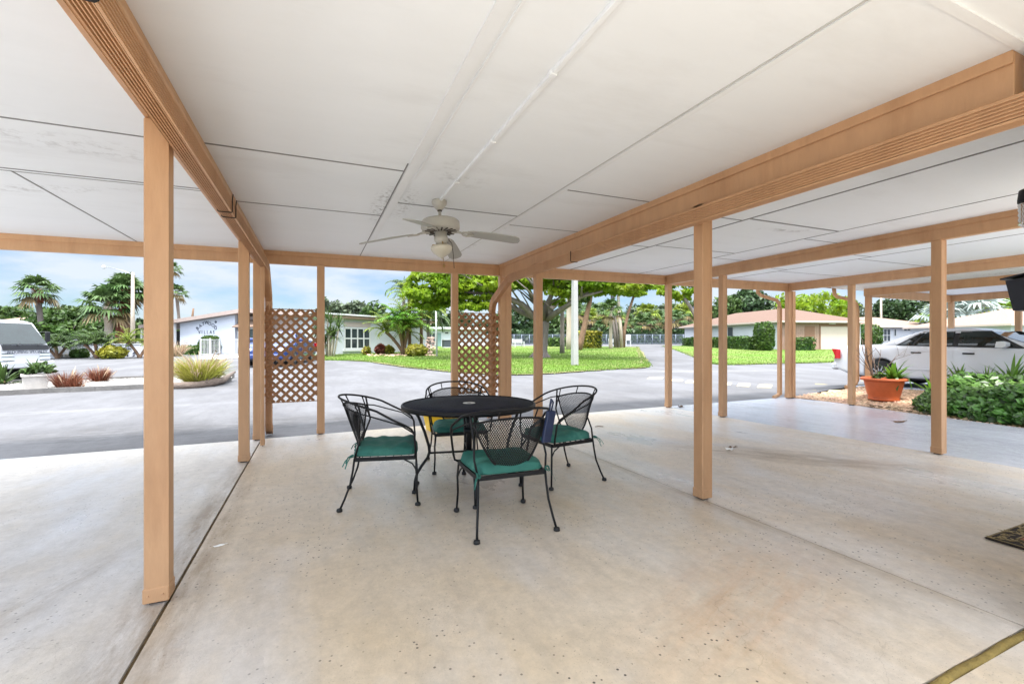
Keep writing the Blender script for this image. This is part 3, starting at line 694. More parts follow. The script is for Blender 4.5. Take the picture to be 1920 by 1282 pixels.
    for sx in (1, -1):
        fr.append([Vector((sx*0.352, 0.07, 0.695)), Vector((sx*0.342, 0.155, 0.652)), Vector((sx*0.33, 0.2, 0.62)), Vector((sx*0.322, 0.222, 0.575)), Vector((sx*0.305, 0.232, 0.45)), Vector((sx*0.295, 0.228, 0.405)), Vector((sx*0.25, 0.215, 0.385))])
    pts = fr[1][::-1] + rail + fr[0]
    b = MB(); b.tube(pts, 0.0088, 8)
    for t in (-TM+4, -24, 24, TM-4): b.tube([BP(t, ztop(t)), BP(t, zr(t), 0.012)], 0.0055, 6)
    b.build('arm_rail', M['black'], rt)
    for sx in (-1, 1):    # rear upright and lower side rail, each side its own piece
        b = MB()
        b.tube([(sx*hw, -hd, zs), (sx*(hw+0.02), -hd+0.03, 0.5), BP(sx*(TM-1), 0.62, 0.006), BP(sx*(TM+2), zr(TM), 0.012)], 0.0078, 7)
        b.tube([BP(sx*(TM-6), ztop(TM-6), 0.004), BP(sx*(TM+12), 0.735, 0.012), Vector((sx*0.335, 0.12, 0.655)), Vector((sx*0.325, 0.215, 0.59))], 0.006, 6)
        b.tube([BP(sx*(TM-1), 0.62, 0.006), BP(sx*(TM-3), ztop(TM-6), 0.004)], 0.006, 6)
        b.build('back_brace', M['black'], bo)
    for sx in (-1, 1):
        for rear in (True, False):
            b = MB()
            if rear: path = [(sx*hw, -hd, zs+0.01), (sx*(hw+0.005), -hd-0.012, 0.30), (sx*(hw+0.012), -hd-0.03, 0.20), (sx*(hw+0.028), -hd-0.07, 0.09), (sx*(hw+0.04), -hd-0.105, 0.012)]
            else: path = [(sx*(hw+0.015), hd, zs+0.01), (sx*(hw+0.025), hd+0.008, 0.28), (sx*(hw+0.022), hd+0.006, 0.15), (sx*(hw+0.03), hd+0.015, 0.012)]
            b.tube(path, 0.0085, 8)
            if not rear: b.tube([(sx*(hw+0.02), hd+0.006, 0.28), (sx*(hw+0.01), hd-0.03, 0.335), (sx*(hw-0.0), hd-0.1, zs-0.012)], 0.006, 6)
            o = b.build('leg', M['black'], rt)
            e = path[-1]; q = MB(); q.lathe([(0.008, 0.03), (0.021, 0.024), (0.023, 0.006), (0.017, 0.0)], (e[0], e[1], 0), 12); q.build('foot', M['rubber'], o)
    return rt
ch = chair((1.255, 3.06), R_(-3), 'black iron chair with green cushion and a navy pouch on its back')
def chair_copy(loc, rz, label):
    c = copy_tree(ch); c.location = (loc[0], loc[1], floor_z(loc[1])); c.rotation_euler = (0, 0, rz); c['label'] = label; return c
chair_copy((0.56, 3.91), R_(-101), 'black iron chair side-on at the left of the table, green cushion')
chair_copy((2.13, 3.78), R_(95), 'black iron chair to the right of the table, turned towards it')
chair_copy((1.39, 4.6), R_(172), 'black iron chair behind the round table, mostly hidden by its top')
# navy pouch hung on the front chair's top rail
M['navy'] = mat('navy_leatherette', S(22, 38, 72), rough=0.4, var=0.2, vscale=12)
p = Vector((1.48, 2.755, 0)); 
b = MB(); 
pz = 0.825
b.box(-0.042, 0.042, -0.012, 0.012, -0.255, -0.03, 0, 0.006)
b.tube([(-0.02, 0, -0.035), (-0.022, 0, 0.01), (-0.01, 0, 0.045), (0.004, 0, 0.03), (0.0, 0, -0.035)], 0.006, 6)
b.box(-0.03, -0.018, -0.006, 0.006, 0.0, 0.055, 0, 0.003)
o = b.build('pouch', M['navy']); o.location = (1.502, 2.735, pz); o.rotation_euler = (R_(8), R_(6), R_(20))
tag(o, 'slim navy blue pouch hanging from the top rail of the nearest chair', 'pouch')

# ------------------------------------------------------------------ bits lying on the floor
M['deadleaf'] = mat('dead_leaf', S(110, 80, 52), rough=0.8, var=0.3, vscale=30)
M['paper'] = mat('white_paper', S(240, 240, 238), rough=0.7)
def litter(name, loc, size, m, label, cat, seed, curl=0.3, rz=0.0, group=None):
    r = random.Random(seed); b = MB(); nn = 8; top = []
    for i in range(nn):
        a = 2*math.pi*i/nn; rr = size*(0.7+0.5*r.random()); top.append(Vector((rr*math.cos(a), rr*0.5*math.sin(a), 0.003+curl*size*r.random())))
    c = Vector((0, 0, 0.004)); 
    for i in range(nn): b.tri(c, top[i], top[(i+1) % nn]); b.tri(c-Vector((0, 0, .0015)), top[(i+1) % nn]-Vector((0, 0, .0015)), top[i]-Vector((0, 0, .0015)))
    b.tube([c, Vector((size*1.5, 0, 0.01))], size*0.05, 5)
    o = b.build(name, m); o.location = (loc[0], loc[1], floor_z(loc[1])); o.rotation_euler = (0, 0, rz); return tag(o, label, cat, group)
litter('paper_scrap', (4.6, 3.93), 0.065, M['paper'], 'torn white paper scrap on the floor beside a brown leaf', 'scrap', 1, 0.5)
litter('fallen_leaf', (4.72, 3.99), 0.06, M['deadleaf'], 'dry brown leaf lying against the torn paper scrap', 'leaf', 2, 0.4)
litter('fallen_leaf', (6.83, 7.02), 0.07, M['deadleaf'], 'curled brown leaf by the slab edge next to a front post', 'leaf', 3, 0.9)
litter('fallen_leaf', (8.8, 4.2), 0.13, M['deadleaf'], 'flat dark leaf on the pale sealed concrete', 'leaf', 4, 0.1)
litter('paper_scrap', (-0.56, 3.38), 0.03, M['paper'], 'small white scrap right next to the open floor joint', 'scrap', 5, 0.1)
b = MB(); b.tube([(0, 0, 0.006), (0.06, 0.01, 0.012), (0.13, 0.0, 0.008)], 0.006, 6); o = b.build('twig', M['deadleaf']); o.location = (4.0, 5.9, floor_z(5.9)); o.rotation_euler = (0, 0, R_(-25)); tag(o, 'short brown twig on the floor behind the chair right of the table', 'twig')

# ------------------------------------------------------------------ house wall on the right with its lamp, mailbox and door mat
M['housewall'] = mat('cream_stucco', S(226, 214, 194), rough=0.85, var=0.05, vscale=2, bump=0.4, bscale=80)
HW = empty('house', (6, 0.6, 0), 0, 'cream house wall with white door along the covered patio', 'house')
b = MB(); b.box(2.9, 5.4, 0.5, 0.88, -0.1, 2.6); b.box(2.9, 3.2, -0.85, 0.499, -0.1, 2.58); b.build('wall', M['housewall'], HW, HW.location)
b = MB(); b.box(4.1, 5.0, 0.8801, 0.91, 0.0, 2.03, 0, 0.006)
for (z0, z1) in ((0.25, 0.95), (1.1, 1.85)): b.box(4.25, 4.85, 0.905, 0.918, z0, z1, 0, 0.005)
d = b.build('door', M['whitepaint'], HW, HW.location)
b = MB(); b.tube([(4.2, 0.91, 1.0), (4.2, 0.96, 1.0)], 0.012, 8); b.lathe([(0.02, -0.02), (0.03, 0), (0.02, 0.02)], (4.2, 0.965, 1.0), 12); b.build('handle', M['brass'], d, HW.location)
M['blackbox'] = mat('black_enamel', (0.008, 0.009, 0.014), rough=0.5, spec=0.3, var=0.3, vscale=10)
mb_ = empty('mailbox', (3.085, 0.885, 1.415), 0, 'black metal mailbox with sloping lid fixed to the house wall', 'mailbox')
b = MB(); b.loft([[(-0.125, 0, z0), (-0.125, y1, z1), (0.125, y1, z1), (0.125, 0, z0)] for z0, z1, y1 in ((0.0, 0.0, 0.09), (0.155, 0.14, 0.115))], 0, False); b.build('box', M['blackbox'], mb_)
b = MB(); b.loft([[(-0.135, -0.001, z+0.028), (-0.135, 0.13, z), (0.135, 0.13, z), (0.135, -0.001, z+0.028)] for z in (0.146, 0.152)], 0, False); b.build('lid', M['blackbox'], mb_)
pl = empty('porch_lamp', (3.21, 0.885, 1.93), 0, 'black porch lamp with ribbed clear glass on the house wall', 'lamp')
b = MB(); b.box(-0.05, 0.05, 0, 0.02, -0.06, 0.1, 0, 0.004); b.tube([(0, 0.015, 0.08), (0, 0.07, 0.11), (0, 0.1, 0.1)], 0.008, 6); b.build('bracket', M['blackbox'], pl)
b = MB(); b.lathe([(0.015, 0.1), (0.05, 0.085), (0.055, 0.04), (0.055, 0.025)], (0, 0.1, 0), 20); b.build('cap', M['blackbox'], pl)
b = MB()
b.lathe([(0.05+0.004*(i % 2), 0.025-0.012*i) for i in range(10)]+[(0.03, -0.1)], (0, 0.1, 0), 20); b.build('glass_shade', glass('clear_ribbed_glass', (0.93, 0.94, 0.94), 0.08), pl)
# door mat
M['matborder'] = mat('mat_rubber', S(46, 38, 36), rough=0.85, var=0.3, vscale=30, bump=0.8, bscale=90)
M['matscroll'] = mat('mat_scroll', S(156, 140, 102), rough=0.9, var=0.3, vscale=20)
M['matfield'] = mat('mat_field', S(172, 120, 92), rough=0.95, var=0.2, vscale=20, bump=0.6, bscale=200)
mt = empty('door_mat', (4.42, 1.17, floor_z(1.17)), R_(0), 'dark door mat with leafy scroll border and brown centre', 'door mat')
b = MB(); b.box(-0.42, 0.42, -0.2, 0.28, 0.0, 0.012, 0, 0.005); b.build('backing', M['matborder'], mt)
b = MB(); b.box(-0.27, 0.27, -0.09, 0.165, 0.0125, 0.0155); b.build('centre_field', M['matfield'], mt)
b = MB(); rnd = random.Random(3)
def scroll(cx, cy, ang, sc_):
    pts = [(cx+sc_*t*0.16*math.cos(ang+t*1.1), cy+sc_*t*0.16*math.sin(ang+t*1.1), 0.0135) for t in [i*0.28 for i in range(10)]]
    b.tube(pts, 0.0035, 4)
    for q in pts[2::2]:
        a = rnd.random()*6.28; b.ribbon([q, (q[0]+0.022*math.cos(a), q[1]+0.022*math.sin(a), 0.0145), (q[0]+0.04*math.cos(a), q[1]+0.04*math.sin(a), 0.0135)], 0.018, (0, 0, 1), 0, [0.3, 1, 0.2])
for i in range(13):
    x = -0.37+i*0.062
    for y in (-0.145, 0.225): scroll(x, y, rnd.random()*6, 0.1)
for i in range(6):
    y = -0.1+i*0.06
    for x in (-0.345, 0.345): scroll(x, y, rnd.random()*6, 0.1)
for (x0, x1, y0, y1) in ((-0.285, 0.285, -0.105, -0.098), (-0.285, 0.285, 0.173, 0.18), (-0.285, -0.278, -0.098, 0.173), (0.278, 0.285, -0.098, 0.173), (-0.41, 0.41, -0.19, -0.183), (-0.41, 0.41, 0.263, 0.27), (-0.41, -0.403, -0.183, 0.263), (0.403, 0.41, -0.183, 0.263)): b.box(x0, x1, y0, y1, 0.0122, 0.015)
b.build('scroll_border', M['matscroll'], mt)
# ------------------------------------------------------------------ vegetation builders
M['leaf_lime'] = leafmat('bright_tree_leaf', (0.19, 0.29, 0.016), 0.4, 0.5)
M['leaf_mid'] = leafmat('mid_green_leaf', (0.06, 0.108, 0.026), 0.55, 0.3)
M['leaf_dark'] = leafmat('dark_green_leaf', (0.036, 0.07, 0.022), 0.55, 0.25)
M['leaf_grey'] = leafmat('grey_green_leaf', (0.095, 0.125, 0.07), 0.5, 0.25)
M['leaf_hedge'] = leafmat('hedge_leaf', (0.055, 0.108, 0.018), 0.55, 0.3)
M['leaf_palm'] = leafmat('palm_frond', (0.065, 0.115, 0.032), 0.45, 0.25)
M['leaf_palm_y'] = leafmat('yellow_green_frond', (0.17, 0.225, 0.028), 0.4, 0.35)
M['leaf_silver'] = leafmat('silver_frond', (0.33, 0.39, 0.36), 0.25, 0.2)
M['leaf_dry'] = leafmat('dry_frond', (0.16, 0.12, 0.05), 0.45, 0.2)
M['leaf_red'] = leafmat('red_croton_leaf', (0.15, 0.042, 0.022), 0.6, 0.25)
M['leaf_yel'] = leafmat('yellow_croton_leaf', (0.25, 0.24, 0.025), 0.5, 0.3)
M['leaf_bronze'] = leafmat('bronze_grass', (0.19, 0.075, 0.035), 0.55, 0.25)
M['leaf_fount'] = leafmat('fountain_grass', (0.33, 0.33, 0.06), 0.4, 0.35)
M['leaf_plume'] = leafmat('grass_plume', (0.5, 0.38, 0.25), 0.3, 0.3)
M['leaf_ivy'] = leafmat('ivy_leaf', (0.085, 0.185, 0.035), 0.65, 0.25, 0.35)
M['leaf_brom'] = leafmat('strappy_leaf', (0.12, 0.26, 0.03), 0.5, 0.35, 0.35)
M['bark'] = mat('grey_bark', S(116, 106, 100), rough=0.95, var=0.35, vscale=5, bump=0.9, bscale=14, stretch=(1, 1, 0.3))
M['bark_brown'] = mat('brown_bark', S(118, 92, 72), rough=0.95, var=0.35, vscale=5, bump=0.9, bscale=14, stretch=(1, 1, 0.4))
M['bark_red'] = mat('red_palm_boots', S(128, 78, 58), rough=0.95, var=0.4, vscale=7, bump=1.0, bscale=12)
M['bark_pale'] = mat('pale_bark', S(176, 162, 146), rough=0.9, var=0.25, vscale=4, bump=0.7, bscale=14, stretch=(1, 1, 0.3))
M['twig'] = mat('bare_twig', S(112, 94, 82), rough=0.9, var=0.2)

def rdir(r):
    z = r.uniform(-1, 1); a = r.uniform(0, 6.2832); q = math.sqrt(1-z*z); return Vector((q*math.cos(a), q*math.sin(a), z))
def leafquad(b, p, n, s, r, asp=1.7):
    t = n.cross(rdir(r))
    if t.length < 1e-3: t = Vector((1, 0, 0))
    t.normalize(); u = n.cross(t).normalized(); t = t*s*0.5*asp; u = u*s*0.5
    b.quad(p-t, p+u*0.9-t*0.1, p+t, p-u*0.9-t*0.1)
def crown(b, c, rad, nclump, nleaf, size, seed, flat=0.0, up=0.35, spread=0.3):
    r = random.Random(seed); c = Vector(c)
    for k in range(nclump):
        d = rdir(r); rr = (0.35+0.65*r.random()**0.5)
        if d.z < -0.3: d.z *= 0.4
        cc = c + Vector((d.x*rad[0]*rr, d.y*rad[1]*rr, d.z*rad[2]*rr)); cr = spread*(0.6+0.8*r.random())
        for i in range(nleaf):
            o = rdir(r)*(r.random()**0.4)
            p = cc + Vector((o.x*rad[0]*cr, o.y*rad[1]*cr, o.z*rad[2]*cr*(1-flat)))
            n = (rdir(r) + o*0.7 + Vector((0, 0, up))).normalized()
            leafquad(b, p, n, size*(0.6+0.8*r.random()), r)
def bush_tree(name, base, h, rad, label, lm, trunk=True, cz=None, nclump=60, nleaf=40, size=0.22, seed=1, group=None, cat='tree', bark='bark', tr=0.18, spread=0.3, flat=0.2):
    base = Vector(base); rt = empty(name, base, 0, label, cat, group); cz = h-rad[2] if cz is None else cz
    b = MB(); crown(b, (0, 0, cz), rad, nclump, nleaf, size, seed, flat, spread=spread); b.build('crown' if trunk else 'foliage', M[lm], rt)
    r = random.Random(seed+7); t = MB(); top = Vector((0, 0, cz))
    t.tube([(0, 0, -0.15), (0.02, 0.03, cz*0.35), (0.0, 0.05, cz*0.8), top], [tr*1.3, tr, tr*0.8, tr*0.4], 8)
    for k in range(6):
        a = k*1.05+r.random(); q = Vector((math.cos(a)*rad[0]*0.6, math.sin(a)*rad[1]*0.6, cz+rad[2]*(0.1+0.5*r.random())))
        t.tube([(0.0, 0.04, cz*0.55), q*0.5+Vector((0, 0, cz*0.25)), q], [tr*0.55, tr*0.35, tr*0.12], 6)
    t.build('trunk' if trunk else 'stem', M[bark], rt)
    return rt
def fan_palm(name, base, h, R, label, seed=1, tr=0.16, lean=(0, 0), nf=30, lm='leaf_palm', bark='bark', group=None, boots=0, trunk=True, dry=4):
    base = Vector(base); rt = empty(name, base, 0, label, 'palm', group); r = random.Random(seed); top = Vector((lean[0], lean[1], h))
    path = [Vector((lean[0]*t**1.6, lean[1]*t**1.6, h*t-0.1*(1-t))) for t in (0, .15, .3, .45, .6, .75, .88, 1)]
    t = MB(); rs = [tr*(1.25-0.25*min(1, i*3/7))*(1+0.06*math.sin(i*2.7)) for i in range(8)]; t.tube(path, rs, 9)
    to = t.build('trunk', M[bark], rt)
    if boots:   # old leaf bases below the crown
        bt = MB()
        for k in range(60):
            z = h-boots*r.random(); a = r.random()*6.28; q = Vector((lean[0]*(z/h)**1.6, lean[1]*(z/h)**1.6, z)); d = Vector((math.cos(a), math.sin(a), 0.9))
            bt.bar(q+d*tr*0.7, q+d*(tr*1.25+0.12), 0.07, 0.04)
        bt.build('leaf_boots', M['bark_red'], to)
    b = MB(); dm = MB()
    for k in range(nf):
        a = k*2.39996+r.random()*0.4; f = k/nf; el = R_(78-118*f+r.uniform(-8, 8)); tgt = dm if k >= nf-dry else b
        d = Vector((math.cos(a)*math.cos(el), math.sin(a)*math.cos(el), math.sin(el))); L1 = R*0.5*(0.8+0.4*r.random())
        p1 = top + d*L1 + Vector((0, 0, -0.06*L1)); tgt.tube([top, top+d*L1*0.5, p1], [0.022, 0.016, 0.012], 4)
        side = d.cross(Vector((0, 0, 1)))
        if side.length < 1e-3: side = Vector((1, 0, 0))
        side.normalize(); upv = side.cross(d); nl = 13
        for j in range(nl):
            an = R_(-82+164*j/(nl-1)); LL = R*0.55*(1-0.25*abs(j/(nl-1)-0.5)*2)*(0.85+0.3*r.random()); dd = (d*math.cos(an)+side*math.sin(an)).normalized()
            m1 = p1+dd*LL*0.55+upv*0.03; e = p1+dd*LL+Vector((0, 0, -LL*(0.28+0.25*r.random())))
            tgt.ribbon([p1, m1, e], 0.075*R/0.9, upv, 0, [0.55, 1.0, 0.15])
    b.build('crown', M[lm], rt)
    if dry: dm.build('dry_fronds', M['leaf_dry'], rt)
    return rt
def frond(b, p0, az, el, L_, r, wid=0.5, droop=0.9, n=14, w_=0.05, keel=0.5):
    d = Vector((math.cos(az), math.sin(az), 0)); P = []
    for i in range(n+1):
        t = i/n; e = el - droop*t*t
        P.append((P[-1] + (d*math.cos(e)+Vector((0, 0, math.sin(e))))*(L_/n)) if P else Vector(p0))
    b.tube(P[::2] if len(P) > 6 else P, [0.02*(1-0.8*i/len(P[::2])) for i in range(len(P[::2]))], 4)
    sd_ = d.cross(Vector((0, 0, 1)))
    for i in range(2, n+1):
        t = i/n; ll = wid*L_*math.sin(math.pi*min(1, 0.12+t*0.9))**0.7*(0.8+0.4*r.random()); tg = (P[i]-P[i-1]).normalized()
        for sg in (-1, 1):
            dd = (tg*0.75+sd_*sg+Vector((0, 0, keel*(1-1.3*t)))).normalized()
            e = P[i]+dd*ll+Vector((0, 0, -0.35*ll)); b.ribbon([P[i], P[i]+dd*ll*0.55, e], w_, Vector((0, 0, 1)), 0, [0.7, 1, 0.1])
def feather_palm(name, base, h, L_, label, seed=1, tr=0.08, lean=(0, 0), nf=18, lm='leaf_palm', bark='bark_brown', group=None, wid=0.28, w_=0.045, droop=1.5, parent=None):
    r = random.Random(seed)
    rt = parent if parent is not None else empty(name, base, 0, label, 'palm', group)
    top = Vector((lean[0], lean[1], h)); t = MB()
    t.tube([Vector((lean[0]*q**1.5, lean[1]*q**1.5, h*q-0.1*(1-q))) for q in (0, .25, .5, .75, 1)], [tr*1.2, tr, tr*0.95, tr*0.9, tr*1.15], 8); t.build('trunk', M[bark], rt)
    b = MB()
    for k in range(nf):
        az = k*2.39996+r.random()*0.5; el = R_(82-78*(k/nf)+r.uniform(-8, 8)); frond(b, top, az, el, L_*(0.8+0.35*r.random()), r, wid, droop*(0.75+0.4*r.random()), 13, w_)
    b.build('crown', M[lm], rt); return rt
def rosette(b, p, L_, n, r, wd, lo=10, hi=85, droop=0.7):
    for k in range(n):
        a = k*2.39996+r.random()*0.5; el = R_(r.uniform(lo, hi)); ll = L_*(0.7+0.5*r.random()); d = Vector((math.cos(a), math.sin(a), 0)); P = [Vector(p)]
        for i in range(5):
            e = el-droop*(i/5)**1.5*r.uniform(0.6, 1.3); P.append(P[-1]+(d*math.cos(e)+Vector((0, 0, math.sin(e))))*ll/5)
        sd_ = d.cross(Vector((0, 0, 1))); b.ribbon(P, wd, (sd_.cross(d)), 0, [0.6, 0.95, 1, 0.85, 0.5, 0.05])
def grass_clump(name, base, R, H, n, label, lm, seed, cat='grass clump', w_=0.012, group=None, plume=0, lean=0.0, flat=1.0, lo=38, dmax=1.2):
    base = Vector(base); rt = empty(name, base, R_(seed*17 % 360), label, cat, group); r = random.Random(seed); b = MB(); pl = MB()
    for k in range(n+plume):
        tgt = b if k < n else pl
        a = r.random()*6.28; q = R*0.28*r.random()**0.5; p = Vector((q*math.cos(a), q*math.sin(a), 0)); a2 = a+r.uniform(-0.7, 0.7)
        ll = H*(0.75+0.55*r.random())*(1.15 if k >= n else 1); el = R_(r.triangular(lo, 90, (lo+110)/2)); d = Vector((math.cos(a2), math.sin(a2), 0)); P = [p]; dr = r.uniform(0.2, dmax)
        for i in range(5):
            e = el-dr*(i/5)**1.6; P.append(P[-1]+(d*math.cos(e)*flat+Vector((lean*(i/5)**2, 0, math.sin(e))))*ll/5)
        if k < n: tgt.ribbon(P, w_, rdir(r), 0, [1, 1, 0.9, 0.75, 0.5, 0.1])
        else: tgt.ribbon(P, w_*2.2, rdir(r), 0, [0.12, 0.12, 0.15, 0.7, 1, 0.3])
    b.build('blades', M[lm], rt)
    if plume: pl.build('plumes', M['leaf_plume'], rt)
    return rt
def hedge_box(name, p0, p1, wd, h, label, seed, lm='leaf_hedge', cat='hedge', group=None, leaf=0.11, dens=170):
    """clipped hedge running from p0 to p1"""
    p0 = Vector(p0); p1 = Vector(p1); mid = (p0+p1)/2; ax = p1-p0; ln = Vector((ax.x, ax.y, 0)).length; ang = math.atan2(ax.y, ax.x)
    rt = empty(name, mid, ang, label, cat, group); r = random.Random(seed); b = MB(); core = MB()
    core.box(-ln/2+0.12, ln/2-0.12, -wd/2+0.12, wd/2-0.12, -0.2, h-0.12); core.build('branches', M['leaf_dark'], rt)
    def put(x, y, z, n):
        for _ in range(1):
            k = 0.10*(mnoise.noise(Vector((x*1.3, y*1.3, z*1.3+seed))))
            p = Vector((x, y, z)) + Vector(n)*(k+r.uniform(-0.07, 0.05)); leafquad(b, p, (Vector(n)*0.8+rdir(r)).normalized(), leaf*(0.6+0.8*r.random()), r, 1.5)
    for i in range(int(dens*ln*wd)): put(r.uniform(-ln/2, ln/2), r.uniform(-wd/2, wd/2), h, (0, 0, 1))
    for sg in (-1, 1):
        for i in range(int(dens*ln*h)): put(r.uniform(-ln/2, ln/2), sg*wd/2, r.uniform(-0.05, h), (0, sg, 0.2))
        for i in range(int(dens*wd*h)): put(sg*ln/2, r.uniform(-wd/2, wd/2), r.uniform(-0.05, h), (sg, 0, 0.2))
    b.build('foliage', M[lm], rt); return rt
def round_shrub(name, base, R, H, label, seed, lm='leaf_hedge', cat='shrub', group=None, leaf=0.1, n=900, shape=3.0, core='leaf_dark', parent=None):
    rt = empty(name, base, 0, label, cat, group); r = random.Random(seed); b = MB(); c = MB()
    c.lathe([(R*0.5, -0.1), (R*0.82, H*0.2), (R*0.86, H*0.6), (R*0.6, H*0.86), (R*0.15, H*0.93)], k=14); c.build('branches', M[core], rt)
    for i in range(n):
        d = rdir(r); z = d.z
        # superellipse profile: upright sides, domed top
        q = (abs(d.x)**2+abs(d.y)**2)**0.5; s_ = (q**shape+abs(z)**shape)**(-1/shape)
        p = Vector((d.x*R*s_, d.y*R*s_, H*0.5+z*H*0.5*s_)); k = 1+0.10*mnoise.noise(p*2.2+Vector((seed, 0, 0)))+r.uniform(-0.08, 0.05)
        p = Vector((p.x*k, p.y*k, max(0.0, p.z*(0.5+0.5*k)))); leafquad(b, p, (d*0.8+rdir(r)).normalized(), leaf*(0.6+0.8*r.random()), r, 1.5)
    b.build('foliage', M[lm], rt); return rt
# ------------------------------------------------------------------ planting bed on the right
bed = [(9.72, 0.9), (9.86, 3.2), (10.11, 4.6), (10.51, 6.3), (10.52, 7.32), (11.4, 7.1), (12.35, 6.75), (12.75, 6.1), (12.6, 4.5), (12.4, 2.0), (12.4, 0.9)]
def bedz(x, y): return max(terr(x, y), floor_z(y)-0.06)+0.03+0.03*mnoise.noise(Vector((x*1.5, y*1.5, 0)))
M['bedsoil'] = mat('pebble_bed', S(178, 146, 118), rough=0.95, var=0.4, vscale=22, bump=1.0, bscale=60)
M['pebble'] = leafmat('river_pebble', S(196, 166, 138), 0.38, 0.0, 0.8, 3)
b = MB(); gx = [9.6+0.15*i for i in range(23)]; gy = [0.6+0.15*i for i in range(47)]; idx = {}
for i, x in enumerate(gx):
    for j, y in enumerate(gy): idx[i, j] = len(b.v); b.v.append((x, y, bedz(x, y)))
for i in range(len(gx)-1):
    for j in range(len(gy)-1):
        if inside(gx[i]+0.075, gy[j]+0.075, bed): b.face((idx[i, j], idx[i+1, j], idx[i+1, j+1], idx[i, j+1]), 0, True)
struct('planting_bed', b, M['bedsoil'])
def stone(b, p, s_, r):
    v = []
    for d in ((1,0,0),(0,1,0),(-1,0,0),(0,-1,0)): v.append(p+Vector((d[0]*s_*(0.7+0.6*r.random()), d[1]*s_*(0.6+0.6*r.random()), 0)))
    t = p+Vector((0, 0, s_*0.55)); rot = r.random()*3
    n0 = len(b.v); c_, s2 = math.cos(rot), math.sin(rot)
    ring = []
    for k in range(6):
        a = 2*math.pi*k/6+rot; q = s_*(0.75+0.4*r.random()); ring.append(p+Vector((q*math.cos(a), q*0.8*math.sin(a), s_*0.1)))
    ring2 = [t+(x-p)*0.55 for x in ring]; ring2 = [Vector((x.x, x.y, t.z+0.1*s_*r.random())) for x in ring2]
    b.v += [tuple(x) for x in ring]+[tuple(x) for x in ring2]
    for k in range(6): b.face((n0+k, n0+(k+1) % 6, n0+6+(k+1) % 6, n0+6+k), 0, True)
    b.face(tuple(n0+6+k for k in range(6)), 0, True)
b = MB(); r = random.Random(11)
while len(b.f) < 7*4200:
    x = r.uniform(9.6, 12.7); y = r.uniform(1.5, 7.3)
    if inside(x, y, bed): stone(b, Vector((x, y, bedz(x, y))), r.uniform(0.014, 0.038), r)
tag(b.build('pebbles', M['pebble']), 'tan river pebbles covering the planting bed beside the floor slab', 'pebbles', None, 'stuff')

# terracotta pot with bromeliad and a bare shrub
M['terra'] = mat('terracotta', S(198, 98, 52), rough=0.55, var=0.12, vscale=6, bump=0.15, bscale=20, col2=S(184, 110, 74), c2scale=2.5, c2lo=0.55, c2hi=0.75)
M['soil'] = mat('potting_soil', S(70, 52, 40), rough=1, var=0.4, vscale=20, bump=1, bscale=60)
pp = pt(1657, 750, 9.75); PZ = bedz(pp.x, pp.y)
pot = empty('plant_pot', (pp.x, pp.y, PZ), 0, 'big orange terracotta pot with a wide rim standing on the pebbles', 'plant pot')
b = MB(); b.lathe([(0.235, 0.0), (0.275, 0.012), (0.28, 0.035), (0.265, 0.05), (0.275, 0.07), (0.268, 0.085), (0.285, 0.12), (0.345, 0.40), (0.352, 0.425)], k=40)
b.build('body', M['terra'], pot)
b = MB(); b.lathe([(0.352, 0.425), (0.405, 0.43), (0.412, 0.445), (0.408, 0.475), (0.395, 0.485), (0.335, 0.48), (0.33, 0.40), (0.352, 0.425)], k=40); b.build('rim', M['terra'], pot)
b = MB(); b.lathe([(0.332, 0.41), (0.2, 0.43), (0.02, 0.44)], k=24); b.build('soil', M['soil'], pot)
br = empty('bromeliad', (pp.x+0.12, pp.y-0.12, PZ+0.43), 0, 'bright green strappy plant growing in the terracotta pot', 'plant')
b = MB(); r = random.Random(4); rosette(b, (0, 0, 0), 0.46, 34, r, 0.085, 20, 86, 0.55)
for a in (0.6, -2.5, -1.4): 
    d = Vector((math.cos(a), math.sin(a), 0)); b.ribbon([Vector((0, 0, 0.02)), d*0.14+Vector((0, 0, 0.12)), d*0.26+Vector((0, 0, 0.06)), d*0.3+Vector((0, 0, -0.1)), d*0.31+Vector((0, 0, -0.2))], 0.07, d.cross(Vector((0, 0, 1))).cross(d), 0, [0.8, 1, 1, 0.9, 0.1])
b.build('leaves', M['leaf_brom'], br)
sh = empty('bare_shrub', (pp.x-0.16, pp.y+0.08, PZ+0.42), 0, 'leafless twiggy shrub standing in the terracotta pot', 'shrub')
r = random.Random(9); b = MB()
def twigs(p, d, L_, rad, lv):
    P = [p]; q = Vector(d)
    for i in range(5): q = (q+rdir(r)*0.16).normalized(); P.append(P[-1]+q*L_/5)
    b.tube(P, [rad*(1-0.65*i/5) for i in range(6)], 5)
    if lv > 0:
        for k in range(2): twigs(P[2+k+r.randint(0, 1)], (q+rdir(r)*0.75+Vector((0, 0, 0.2))).normalized(), L_*r.uniform(0.55, 0.8), rad*0.5, lv-1)
for k, (dx, dy, dz) in enumerate(((-0.25, 0.05, 1), (0.1, 0.2, 1), (-0.7, 0.1, 0.9), (0.6, -0.1, 0.9), (0.0, -0.2, 1.2))): twigs(Vector((0.02*k, 0, 0)), Vector((dx, dy, dz)).normalized(), 0.68, 0.012 if k else 0.03, 2)
b.build('branches', M['twig'], sh)
b = MB(); crown(b, (0.06, -0.03, 0.06), (0.14, 0.14, 0.09), 8, 14, 0.06, 3); b.build('leaves', M['leaf_mid'], sh)

